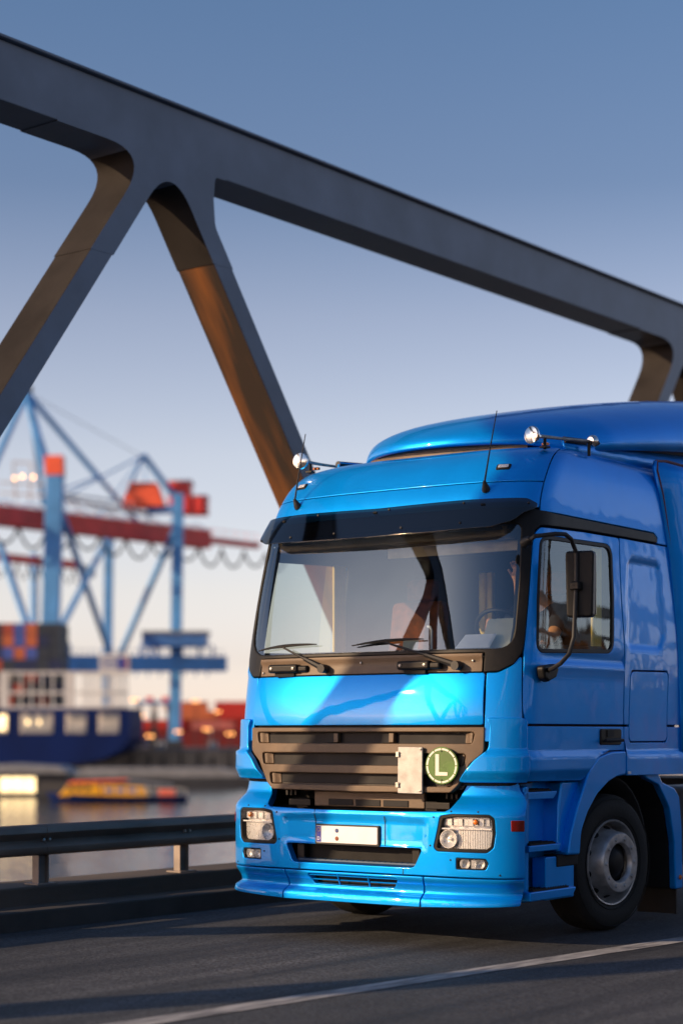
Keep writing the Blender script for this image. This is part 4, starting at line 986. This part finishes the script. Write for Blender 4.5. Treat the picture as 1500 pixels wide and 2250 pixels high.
B['blue'] = mat('crane_blue', (.085, .30, .66), .5, var=.14, scale=.25)
B['blue_dark'] = mat('crane_dark_blue', (.045, .15, .42), .5, var=.2, scale=.3)
B['red'] = mat('crane_red', (.85, .060, .045), .5, var=.2, scale=.3)
B['orange'] = mat('orange_red_cladding', (.95, .13, .05), .5, var=.12, scale=.4)
B['pale'] = mat('pale_grey_steel', (.50, .50, .52), .5, var=.15, scale=.4)
B['cable'] = mat('cable_black', (.02, .02, .022), .7)
B['navy'] = mat('hull_navy', (.004, .016, .095), .7, var=.25, spec=.12, scale=.12, stretch=(1, 1, .4))
B['boot'] = mat('boot_topping_red', (.40, .035, .02), .6, var=.3, scale=.4)
B['cream'] = mat('ship_cream', (.52, .48, .42), .6, var=.15, scale=.5)
B['shipwhite'] = mat('ship_white', (.60, .60, .60), .5, var=.12, scale=.4)
B['dark'] = mat('dark_steel', (.025, .028, .036), .6, var=.3, scale=.5)
B['roofgrey'] = mat('grey_roof_sheet', (.20, .21, .23), .5, var=.2, scale=1)
B['yellow'] = mat('boat_yellow', (.85, .42, .01), .4, var=.12, scale=1)
B['lit'] = emit('lit_window', (1.0, .72, .36), 2.2)
B['lamp'] = emit('lamp_glow', (1.0, .42, .12), 8.0)
B['tree'] = mat('far_foliage', (.075, .065, .055), .9, var=.4, scale=.3)

QZ = -2.6
q = bg('quay_ground', 750, 0, 0)
G().box((200, 1218, (QZ - 9) / 2), (2600, 1600, QZ + 9)).build('ground', B['ground'], q); q['kind'] = 'structure'
qw = bg('quay_wall', 400, 417.0, 0); tag(qw, 'tan concrete quay wall with timber fenders at the water', 'quay wall')
g = G().box((0, -.4, (QZ - 8) / 2), (260, .8, QZ + 8)); g.build('wall', B['tan'], qw)
G().box((0, -.5, QZ + .25), (260, 1.2, .5)).build('coping', B['roofgrey'], qw)
for k in range(8):
    f = bg('fender_pile', 290 + k * 36 + 3 * math.sin(k * 2.1), 415.6, 0)
    tag(f, 'tall dark timber fender pile standing in front of the quay wall', 'fender pile', 'fender piles along the quay wall')
    G().tube([(0, 0, -8), (0, 0, QZ - .2 - .5 * (k % 3))], [.32, .28], 8).build('pile', mat('timber', (.10, .07, .05), .9, var=.4, scale=1) if k == 0 else bpy.data.materials['timber'], f)
# far trees: one mass
vs, fs = [], []; tb = spot(430, 1150)
for k in range(5200):
    l = RNG.uniform(-170, 520); hh = 12 + 3.5 * math.sin(l * .05) + 2.5 * math.sin(l * .13 + 1) + 2 * math.sin(l * .31)
    zt = QZ + hh * RNG.random() ** .6; d = RNG.uniform(-14, 14); s = RNG.uniform(.8, 2.2)
    c = np.array(tb) * [1, 1, 0] + RT * l + AX * d + [0, 0, zt]; nrm = RNG.normal(size=3); nrm /= np.linalg.norm(nrm); a_ = np.cross(nrm, [.3, .2, .9]); a_ /= np.linalg.norm(a_); b_ = np.cross(nrm, a_); i = len(vs)
    vs += [tuple(c + a_ * s), tuple(c + b_ * s * .7), tuple(c - a_ * s), tuple(c - b_ * s * .7)]; fs.append((i, i + 1, i + 2, i + 3))
me = bpy.data.meshes.new('far_trees'); me.from_pydata(vs, [], fs); tag(link('far_trees', me, B['tree']), 'bare brown belt of trees on the horizon beyond the port', 'trees', kind='stuff')

# ------------------------------------------------------------------ container cranes
def P3(px, py, D): return spot(px, D, py)
cr = empty('container_crane', P3(115, 1645, 440) * 1.0); cr.location.z = QZ
tag(cr, 'tall blue container crane with long red boom and pointed frame', 'crane')
def cb_(g, a, b, wd, ht=None): g.beam(a - cr.location, b - cr.location, wd, ht or wd)
def at_ground(px, D): p = spot(px, D); p.z = QZ; return p
for top, bot, wd in (((122, 1046, 440), (104, 440), 4.0), ((392, 1085, 470), (384, 470), 2.8), ((240, 1165, 500), (235, 500), 2.4), ((-42, 1120, 470), (-50, 470), 2.6)):
    g = G(); cb_(g, P3(*top), at_ground(*bot), wd); lg = g.build('leg', B['blue'], cr, bevel=.12)
    g = G(); q_ = at_ground(*bot); g.box(q_ - cr.location + Vector((0, 0, 1.0)), (wd * 1.5, wd * 1.5, 2.0), PHI); g.build('bogie', B['dark'], cr)
g = G(); cb_(g, P3(122, 1046, 440), P3(121, 1003, 440), 4.3); g.build('leg_cap', B['orange'], cr, bevel=.15)
g = G(); BA, BB, BC = P3(-140, 1117, 424), P3(455, 1186, 492), P3(565, 1199, 510)
off_ = Vector(RT) * 0.0
cb_(g, BA, BB, 3.4, 4.9); g.build('boom', B['red'], cr, bevel=.1)
g = G(); cb_(g, BB, BC, 2.0, 1.7)
for k in range(26):
    p = BA.lerp(BC, k / 25) + Vector((0, 0, 1.8)); cb_(g, p, p + Vector((0, 0, 1.3)), .14)
cb_(g, BA + Vector((0, 0, 3.1)), BC + Vector((0, 0, 3.0)), .16)
g.build('boom_tip', B['red'], cr)
g = G()                                            # festoon cable loops under the boom
for k in range(-2, 12):
    t0 = (k * 57 + 100) / 705; t1 = ((k + 1) * 57 + 100) / 705; a, b = BA.lerp(BC, t0) - Vector((0, 0, 1.9)), BA.lerp(BC, t1) - Vector((0, 0, 1.9))
    sag = 4.6 + .6 * math.sin(k * 1.7)
    pts = [a.lerp(b, j / 10) - Vector((0, 0, sag * (1 - (2 * j / 10 - 1) ** 2) ** .8)) - cr.location for j in range(11)]
    g.tube(pts, .34, 6)
g.build('festoon_cable', B['cable'], cr)
AP, AP2 = P3(58, 862, 455), P3(315, 1000, 480)
g = G()
for a, b, wd in ((AP, P3(-60, 1130, 440), 1.2), (AP, P3(104, 1040, 440), 1.5), (AP + Vector((1, 0, 0)), P3(96, 1110, 470), 1.0), (AP, P3(216, 1048, 470), 1.1), (P3(216, 1048, 470), P3(305, 1150, 484), .9), (AP2, P3(272, 1098, 478), .7), (AP2, P3(388, 1098, 486), 1.2), (AP2, P3(140, 1092, 460), .4), (P3(216, 1048, 470), P3(140, 1075, 455), .4)):
    cb_(g, a, b, wd)
for k in range(22):                                # lattice of the boom's upper walkway and thin stays
    a = BA.lerp(BB, k / 22) + Vector((0, 0, 2.4 + 1.6 * (k % 2))); b = BA.lerp(BB, (k + 1) / 22) + Vector((0, 0, 2.4 + 1.6 * ((k + 1) % 2))); cb_(g, a, b, .22)
for px, py, D in ((150, 1170, 450), (215, 1178, 460), (330, 1186, 478)): cb_(g, AP2 if px > 200 else AP, P3(px, py - 40, D), .22)
g.build('frame', B['blue'], cr)
g = G()
for a, b in ((AP, P3(312, 1002, 480)), (AP, P3(300, 1152, 484)), (P3(140, 1085, 455), P3(330, 1160, 482))): cb_(g, a, b, .12)
g.build('stay_cable', B['cable'], cr)
g = G().box(P3(58, 856, 455) - cr.location, (3, 2, 1.6), PHI); g.build('apex_head', B['dark'], cr)
g = G()
for a, b, wd in (((128, 1105, 442), (243, 1442, 500), 1.3), ((243, 1172, 500), (128, 1392, 442), 1.2), ((386, 1160, 471), (262, 1445, 500), 1.2), ((0, 1195, 468), (66, 1390, 455), 1.3)): cb_(g, P3(*a), P3(*b), wd)
g.build('brace', B['blue'], cr)
g = G(); cb_(g, P3(108, 1458, 442), P3(492, 1459, 476), 3.0, 4.0); g.build('portal_beam', B['blue'], cr, bevel=.1)
g = G(); g.box(P3(143, 1427, 444) - cr.location, (2.6, 2.6, 2.8), PHI); g.build('lift_box', B['blue'], cr)
g = G()
for k in range(30):
    p = P3(150, 1440, 443).lerp(P3(490, 1442, 475), k / 29); cb_(g, p, p + Vector((0, 0, 1.5)), .12)
cb_(g, P3(150, 1440, 443) + Vector((0, 0, 1.5)), P3(490, 1442, 475) + Vector((0, 0, 1.5)), .12)
for k in range(7): p = P3(300 + 26 * k, 1475, 462); cb_(g, p, p - Vector((0, 0, 1.4)), .25)
g.build('railing', B['blue_dark'], cr)
kk = 465 / 4000
g = G().box(P3(386, 1408, 466) - cr.location, (140 * kk, 9, 28 * kk), PHI); mh = g.build('control_house', B['blue_dark'], cr, bevel=.1)
g = G().box(P3(388, 1391, 466) - cr.location, (145 * kk, 10, 6 * kk), PHI); g.build('roof', B['roofgrey'], mh)
for px in (311, 330, 345, 400, 438, 468):
    g = G(); cb_(g, P3(px, 1418, 464), P3(px, 1446, 464), .5 if px > 345 else .8); g.build('support', B['blue_dark'], cr)
kk = 478 / 4000
cbn = [(-46, -26), (46, -26), (28, 26), (-30, 26)]
cbp = P3(318, 1089, 474) - cr.location
hl_ = G().prism([(a * kk, b * kk) for a, b in cbn], lambda a, b, d: Vector((a * RT[0] + d * AX[0], a * RT[1] + d * AX[1], b)) + cbp, -3, 5).build('trolley_house', B['orange'], cr, bevel=.15)
g = G().box(P3(397, 1096, 490) - cr.location, (48 * kk, 9, 68 * kk), PHI).box(P3(437, 1112, 490) - cr.location, (40 * kk, 8, 38 * kk), PHI); g.build('machinery_house', B['red'], cr, bevel=.1)
g = G().box(P3(400, 1061, 490) - cr.location, (50 * kk, 9.4, 3 * kk), PHI).box(P3(438, 1093, 490) - cr.location, (42 * kk, 8.4, 3 * kk), PHI); g.build('house_roof', B['pale'], cr)
g = G(); cb_(g, P3(325, 1122, 474), P3(396, 1118, 472), 2.2, 2.0)
g.build('cross_beam', B['blue_dark'], cr)
g = G()
for k in range(10):
    a = P3(140 + k * 19, 1092 + k * 3, 452); b = P3(159 + k * 19, 1112 + (k % 2) * 10 + k * 2, 455); cb_(g, a, b, .35)
cb_(g, P3(140, 1085, 452), P3(330, 1112, 476), .5); cb_(g, P3(140, 1096, 452), P3(330, 1132, 476), .7)
g.build('walkway', B['pale'], cr)
g = G()
for px, py in ((33, 1051), (50, 1047), (74, 1048)): g.box(P3(px, py, 462) - cr.location, (.5, .5, .5), PHI)
g.build('floodlight', B['lamp'], cr)
g = G()
for a, b in (((30, 1015, 462), (70, 1018, 462)), ((30, 1015, 462), (36, 1100, 462)), ((70, 1018, 462), (66, 1100, 462)), ((0, 1060, 462), (100, 1066, 462)), ((0, 1082, 462), (100, 1090, 462))): cb_(g, P3(*a), P3(*b), .45)
g.build('lamp_frame', B['pale'], cr)

c2 = empty('container_crane', P3(40, 1645, 660)); c2.location.z = QZ
tag(c2, 'distant container crane whose red boom shows low behind the first leg', 'crane')
def cb2(g, a, b, wd, ht=None): g.beam(a - c2.location, b - c2.location, wd, ht or wd)
g = G(); a2, b2 = P3(-160, 1207, 630), P3(172, 1242, 690); cb2(g, a2, b2, 2.6, 2.9); g.build('boom', B['red'], c2)
g = G(); cb2(g, b2, P3(206, 1262, 700), 1.6, 2.6); cb2(g, P3(120, 1229, 680), P3(205, 1248, 698), .6); g.build('boom_tip', B['pale'], c2)
g = G()
for k in range(8):
    a, b = a2.lerp(b2, .42 + k * .078), a2.lerp(b2, .42 + (k + 1) * .078)
    g.tube([a.lerp(b, j / 8) - Vector((0, 0, 1.6 + 5.6 * (1 - (2 * j / 8 - 1) ** 2) ** .8)) - c2.location for j in range(9)], .26, 6)
g.build('festoon_cable', B['cable'], c2)
for px, D in ((-30, 650), (108, 672), (-60, 680), (75, 700)):
    g = G(); cb2(g, P3(px, 1215, D), at_ground(px, D), 2.2); g.build('leg', B['blue'], c2)

# ------------------------------------------------------------------ container ship
SD = 385.0; k = SD / 4000
sh = bg('container_ship', 0, SD, 0); tag(sh, 'large dark blue container ship moored at the quay', 'ship')
X = lambda px: px * k
Z = lambda py: 1.46 + (1610 - py) * k
hull = [(-900, 1560), (284, 1556), (287, 1592), (285, 1622), (268, 1648), (225, 1668), (160, 1680), (95, 1687), (-900, 1687)]
vs, fs = [], []; stn = [(0, 1.0, 0), (2.5, 1.0, 5), (8, 1, 9), (16, 1, 9), (22, 1, 5), (25, 1, 0)]
fn = lambda a, b, d: (X(a) + .35 * math.sin(math.pi * d / 25) * 6 * (a > 0), d, Z(b))
G().prism(rnd(hull, [0, .02, 20, 20, 20, 20, 30, 60, 0], 5), fn, 0, 25).build('hull', B['navy'], sh, ang=40)
G().prism([(-900, 1686), (110, 1686), (60, 1696), (-900, 1696)], fn, -.08, 25.08).build('boot_topping', B['boot'], sh)
for x0, x1 in ((-60, 18), (45, 118), (145, 191), (216, 263)):
    op = G().box((X((x0 + x1) / 2), .12, Z(1590)), (X(x1 - x0), .5, 44 * k)).build('mooring_opening', B['cream'], sh, bevel=.3)
    g = G()
    for j in range(int((x1 - x0) / 7)): g.box((X(x0 + 5 + 7 * j), -.22, Z(1601)), (.14, .1, 20 * k))
    g.box((X((x0 + x1) / 2), -.22, Z(1592)), (X(x1 - x0), .12, .18)); g.build('rail', B['shipwhite'], op)
    g = G()
    for j in range(2): g.box((X(x0 + (x1 - x0) * (.35 + .35 * j)), -.2, Z(1575)), (.9, .2, 1.2))
    g.build('winch', B['roofgrey'], op)
g = G()
for px, wpx in ((8, 20), (45, 3.5), (68, 3.5), (91, 3.5), (115, 3.5), (152, 22)): g.box((X(px), 1.2, Z(1517)), (X(wpx), 1.0, 84 * k))
for px in range(182, 282, 8): g.box((X(px), 1.2, Z(1520)), (.28 if px % 16 else .5, .6, 78 * k))
for py in (1478, 1522, 1556): g.box((X(140 if py < 1550 else 140), 1.2, Z(py)), (X(282), 1.1, .55 if py < 1550 else .9))
g.build('lashing_bridge', B['shipwhite'], sh)
cols = dict(slate=(.035, .045, .065), orange=(.55, .15, .06), blue=(.07, .12, .42), russet=(.42, .08, .045), navy=(.02, .03, .09), grey=(.22, .22, .23), red=(.50, .03, .02), pink=(.55, .16, .14), maroon=(.17, .012, .012))
CM = {n: mat('container_' + n, c, .55, var=.22, scale=.5) for n, c in cols.items()}
_cm = {}
def container(c, ln, px, D, zb, turn, label, group):
    """ribbed steel box with corner posts and door bars; ln along local y"""
    o = bg('container', px, D, zb, turn); tag(o, label, 'container', group)
    key = (c, ln)
    if key not in _cm:
        g = G().box((0, ln / 2, 1.295), (2.36, ln - .1, 2.5))
        for j in range(int(ln / .6)):
            for s in (-1, 1): g.box((s * 1.185, .4 + j * .6, 1.295), (.05, .3, 2.2))
        for j in range(4): g.box((-.9 + .6 * j, .02, 1.3), (.07, .07, 2.4))
        for s in (-1, 1):
            for y in (.08, ln - .08): g.box((s * 1.14, y, 1.295), (.16, .16, 2.59))
            for z in (.07, 2.52): g.box((s * 1.14, ln / 2, z), (.14, ln, .14))
        b = g.build('body', CM[c], o); _cm[key] = b
    else:
        b = _cm[key].copy(); COL.objects.link(b); b.parent = o
    return o
plan = [  # each stack, top tier first
    ['slate', 'slate', 'navy', 'russet', 'slate', 'grey', 'slate'], ['russet', 'orange', 'blue', 'slate', 'grey', 'navy', 'russet'], ['blue', 'blue', 'orange', 'navy', 'slate', 'russet', 'slate'],
    ['orange', 'orange', 'blue', 'navy', 'russet', 'slate', 'navy'], ['slate', 'navy', 'slate', 'slate', 'navy', 'slate', 'russet'], ['slate', 'slate', 'slate', 'navy', 'slate', 'navy', 'slate']]
ordn = ['leftmost', 'second', 'third', 'fourth', 'fifth', 'rightmost']; tier = ['top', 'second highest', 'third highest', 'middle', 'third lowest', 'second lowest', 'lowest']
for i, st in enumerate(plan):
    for j, c in enumerate(st):
        container(c, 12.19, -8 + 25.6 * i, SD + 3.5, Z(1556) + .05 + 2.6 * (6 - j), 0, f'{c} container on the ship, {tier[j]} tier of the {ordn[i]} stack', "containers stacked on the ship's deck")
sg = bg('sign_board', 252, SD - .6, 0); tag(sg, 'white sign board with blue lettering above the ship stern rail', 'sign')
G().box((0, 0, Z(1460)), (66 * k, .3, 46 * k)).build('board', B['shipwhite'], sg, bevel=.05)
g = G()
for r in range(3):
    x = -28
    while x < 4:
        wv = RNG.uniform(2, 5); g.box((x * k + wv * k / 2, -.17, Z(1448 + r * 9)), (wv * k, .04, 5.5 * k)); x += wv + 1.6
g.build('lettering', mat('sign_blue', (.10, .14, .38), .5), sg)
G().box((15 * k, -.17, Z(1458)), (16 * k, .04, 28 * k)).build('emblem', mat('emblem_blue', (.02, .04, .30), .5), sg)
G().box((27 * k, -.17, Z(1458)), (5 * k, .04, 28 * k)).build('stripe', mat('emblem_red', (.35, .10, .12), .5), sg)
g = G()
for px in (-28, -10, 10, 28): g.box((px * k, .1, Z(1520)), (.3, .3, 76 * k))
g.build('post', B['shipwhite'], sg)

for x0, x1 in ((-14, 16), (58, 66), (84, 90)):
    G().box((X((x0 + x1) / 2), -.16, Z(1588)), (X(x1 - x0), .06, (34 if x0 < 0 else 12) * k)).build('lit_doorway', B['lit'], sh)
# ------------------------------------------------------------------ container yard behind the quay
rows = [('maroon', 415, 0), ('maroon', 415, 1), ('red', 440, 2), ('maroon', 512, 0), ('maroon', 512, 1), ('red', 500, 2), ('red', 512, 3), ('pink', 468, 2), ('pink', 455, 3), ('orange', 434, 3), ('red', 585, 0), ('red', 585, 1), ('orange', 590, 2), ('blue', 318, 0), ('blue', 318, 1), ('navy', 352, 0), ('maroon', 352, 1), ('orange', 300, 2), ('red', 358, 2), ('orange', 410, 4), ('red', 520, 4)]
desc = ['ground level', 'second level', 'third level', 'fourth level', 'top level']
where = lambda px: 'left end of the yard' if px < 340 else 'yard beside the crane leg' if px < 430 else 'middle of the yard' if px < 490 else 'yard just left of the truck' if px < 530 else 'yard behind the truck'
for n, (c, px, t) in enumerate(rows):
    o = container(c, 12.19, px + 47, 520 + (n % 3) * .5, QZ + 2.6 * t, 90, f'{c} container seen side on, {desc[t]}, {where(px)}', 'containers stacked in the yard')
for n, (px, nm) in enumerate(((322, 'left'), (356, 'right'))):
    scr = bg('straddle_carrier', px, 500, QZ); tag(scr, f'dark tall straddle carrier parked in the yard, {nm} of the two', 'straddle carrier', 'straddle carriers in the yard')
    for sx in (-1, 1):
        for sy in (-1, 1):
            G().box((sx * 1.9, sy * 2.8, 6.2), (.5, .6, 11.6)).build('leg', B['dark'], scr)
            G().lathe([(0, -.3), (.75, -.3), (.75, .3), (0, .3)], (sx * 1.9, sy * 2.8, .75), (1, 0, 0), 14).build('wheel', B['cable'], scr)
    G().box((0, 0, 12.3), (4.6, 7.4, .9)).build('top_frame', B['blue_dark'], scr, bevel=.05)
    G().box((1.2, -2.6, 13.2), (1.8, 1.6, 1.3)).build('engine_house', B['red'], scr, bevel=.05)
    G().box((-1.6, -3.2, 10.6), (1.3, 1.3, 1.8)).build('cabin', B['pale'], scr, bevel=.05)
for n, (px, D, h, lb) in enumerate(((296, 430, 12, 'tall lamp mast with warm lights at the ship stern'), (455, 421, 5, 'short quay lamp with warm light near the truck grille'), (478, 500, 10, 'lamp mast with warm light in front of the red containers'), (506, 421, 4, 'low quay lamp with warm light nearest the truck'), (392, 421, 4.5, 'quay lamp with warm light at the foot of the tall crane leg'), (330, 421, 3.5, 'quay lamp with warm light in front of the straddle carriers'), (285, 421, 2.5, 'lowest quay lamp with warm light under the ship stern'), (312, 505, 9, 'lamp mast with warm light behind the straddle carriers'), (430, 505, 13, 'tall lamp mast with warm light above the orange container'))):
    lm = bg('lamp_mast', px, D, QZ); tag(lm, lb, 'lamp')
    G().tube([(0, 0, 0), (0, 0, h)], [.18, .10], 8).box((0, -.3, h), (1.5, .5, .25)).build('mast', B['dark'], lm)
    G().box((-.5, -.5, h - .2), (.5, .3, .25)).box((.5, -.5, h - .2), (.5, .3, .25)).build('lamp', B['lamp'], lm)
for px, lb in ((353, 'small white hut on the quay edge below the crane leg'), (468, 'small white hut on the quay edge beside the truck')):
    h_ = bg('hut', px, 419, QZ); tag(h_, lb, 'hut')
    G().box((0, 0, 1.0), (1.8, 1.8, 2.0)).build('wall', B['shipwhite'], h_); G().box((0, 0, 2.08), (2.1, 2.1, .16)).build('roof', B['roofgrey'], h_); G().box((.2, -.92, .85), (.6, .05, 1.6)).build('door', B['dark'], h_)

# ------------------------------------------------------------------ unseen bank and buildings, added to darken the truck's side
o = G().box((240, 100, -6.0), (380, 1200, 6.4)).build('added_unseen_bank', B['ground']); tag(o, kind='structure')
M['brick'] = mat('blocker_brick', (.055, .030, .022), .9, var=.35, scale=.4)
for n, (y, ln, h, lb) in enumerate(((14, 46, 4.5, 'dark brick block added unseen to darken the truck door, nearest the camera'), (66, 44, 7.0, 'taller dark brick block added unseen to darken the truck side'), (118, 48, 4.0, 'low dark brick block added unseen to block light, farthest along the bank'), (-38, 44, 6.0, 'dark brick block added unseen behind the camera to block light'))):
    wr_ = empty('light_blocker', (62, y, -2.8)); tag(wr_, lb, 'light_blocker', 'added light blockers on the near bank')  # unseen dark building, added to block pale horizon light
    G().box((0, 0, h / 2), (18, ln, h)).build('wall', M['brick'], wr_)
    G().prism([(-9.6, h), (9.6, h), (0, h + 4.5)], lambda a, b, d: (a, d, b), -ln / 2 - .5, ln / 2 + .5).build('roof', B['dark'], wr_)
    for r in range(1):
        for q in range(6):
            G().box((-9.02, -ln / 2 + ln * (q + .5) / 6, 2.2 + r * 3.2), (.1, 1.6, 1.7)).build('window', B['roofgrey'], wr_)

# ------------------------------------------------------------------ small craft
k = 222 / 4000
bh = bg('boathouse', 20, 222, WZ); tag(bh, 'low floating boathouse with brightly lit window on the river', 'boathouse')
G().box((0, 4, .25), (260 * k, 9, .5)).build('pontoon', B['dark'], bh)
G().box((0, 4, 1.65), (250 * k, 7, 2.3)).build('wall', mat('boathouse_wall', (.05, .05, .055), .7), bh)
G().prism([(-135, 0), (-125, 14), (0, 20), (110, 15), (138, 0)], lambda a, b, d: (a * k, d, 2.8 + b * k), -.5, 8.5).build('roof', B['roofgrey'], bh)
wn = G().box((18 * k, .47, 1.35), (80 * k, .06, 38 * k)).build('window', B['lit'], bh)
g = G()
for x in (-22, 5, 32, 58): g.box((x * k, .42, 1.35), (.07, .05, 38 * k))
g.box((18 * k, .42, 2.36), (82 * k, .05, .08)); g.box((18 * k, .42, .34), (82 * k, .05, .08)); g.build('frame', B['dark'], wn)
k = 215 / 4000
bt = bg('launch', 260, 206, WZ); tag(bt, 'small harbour launch with yellow wheelhouse and navy hull', 'boat')
def bx_(px0, px1, z0, z1, y0, y1, slope=0): return [((px0 - 260) * k + slope, z0), ((px1 - 260) * k, z0), ((px1 - 260) * k, z1), ((px0 - 260) * k + slope * 2, z1)]
prof = [(-150, .55), (-120, -.2), (140, -.2), (146, .75), (100, .62), (-60, .62), (-120, .85)]
vs, fs = [], []; n = 22
for j in range(n + 1):
    t = j / n; x = (-150 + 296 * t) * k; hb = 1.9 * (min(1, t * 3.2) ** .55) * (1 - .15 * t); zt = .62 + .45 * (1 - t) ** 3
    for s, zz, f in ((-1, zt, 1), (-1, .2, .85), (-1, -.3, .5), (1, -.3, .5), (1, .2, .85), (1, zt, 1)): vs.append((x + (1 - zz) * .5 * (1 - t) ** 4, s * hb * f, zz))
for j in range(n):
    for q in range(6): fs.append((j * 6 + q, j * 6 + (q + 1) % 6, (j + 1) * 6 + (q + 1) % 6, (j + 1) * 6 + q))
fs += [tuple(range(6)), tuple(n * 6 + q for q in reversed(range(6)))]
G().add(vs, fs).build('hull', B['navy'], bt)
wh = G().prism([(-122, .6), (-32, .6), (-38, 2.0), (-100, 2.0)], lambda a, b, d: (a * k, d, b), -1.3, 1.3).build('wheelhouse', B['yellow'], bt, bevel=.12)
g = G()
for x in (-96, -78, -60): g.box((x * k, -1.31, 1.55), (12 * k, .05, .5))
g.build('window', B['dark'], wh)
G().prism([(-104, 2.02), (20, 2.35), (20, 2.5), (-98, 2.25)], lambda a, b, d: (a * k, d, b), -1.4, 1.4).build('awning', B['orange'], bt)
G().prism([(-30, .6), (64, .6), (58, 1.7), (-30, 1.9)], lambda a, b, d: (a * k, d, b), -1.35, 1.35).build('cabin', B['yellow'], bt, bevel=.08)
g = G()
for x in (-16, 8, 32): g.box((x * k, -1.37, 1.3), (16 * k, .05, .5))
g.build('cabin_window', B['blue_dark'], bt)
G().prism([(20, 2.1), (112, 1.75), (112, 1.9), (20, 2.35)], lambda a, b, d: (a * k, d, b), -1.45, 1.45).build('stern_cover', B['roofgrey'], bt)
G().box((104 * k, -.4, 1.0), (34 * k, 1.0, .8)).build('locker', B['orange'], bt, bevel=.1)
g = G()
for x in range(40, 146, 15): g.tube([(x * k, -1.5, .6), (x * k, -1.5, 1.5)], .04, 6)
g.tube([(40 * k, -1.5, 1.5), (142 * k, -1.5, 1.5)], .04, 6); g.build('railing', B['shipwhite'], bt)
br = bg('barge', 330, 262, WZ); tag(br, 'long grey covered barge lying behind the yellow launch', 'barge')
k = 262 / 4000
G().prism([(-240, 0), (230, 0), (250, 1.3), (-240, 1.3)], lambda a, b, d: (a * k, d, b), 0, 6).build('hull', B['dark'], br)
G().prism([(-220, 1.3), (200, 1.3), (190, 2.2), (150, 2.7), (-150, 2.7), (-210, 2.2)], lambda a, b, d: (a * k, d, b), .3, 5.7).build('cover', B['roofgrey'], br, bevel=.1)
G().box((215 * k, 3, 1.9), (24 * k, 4, 1.4)).build('deckhouse', B['pale'], br, bevel=.08)
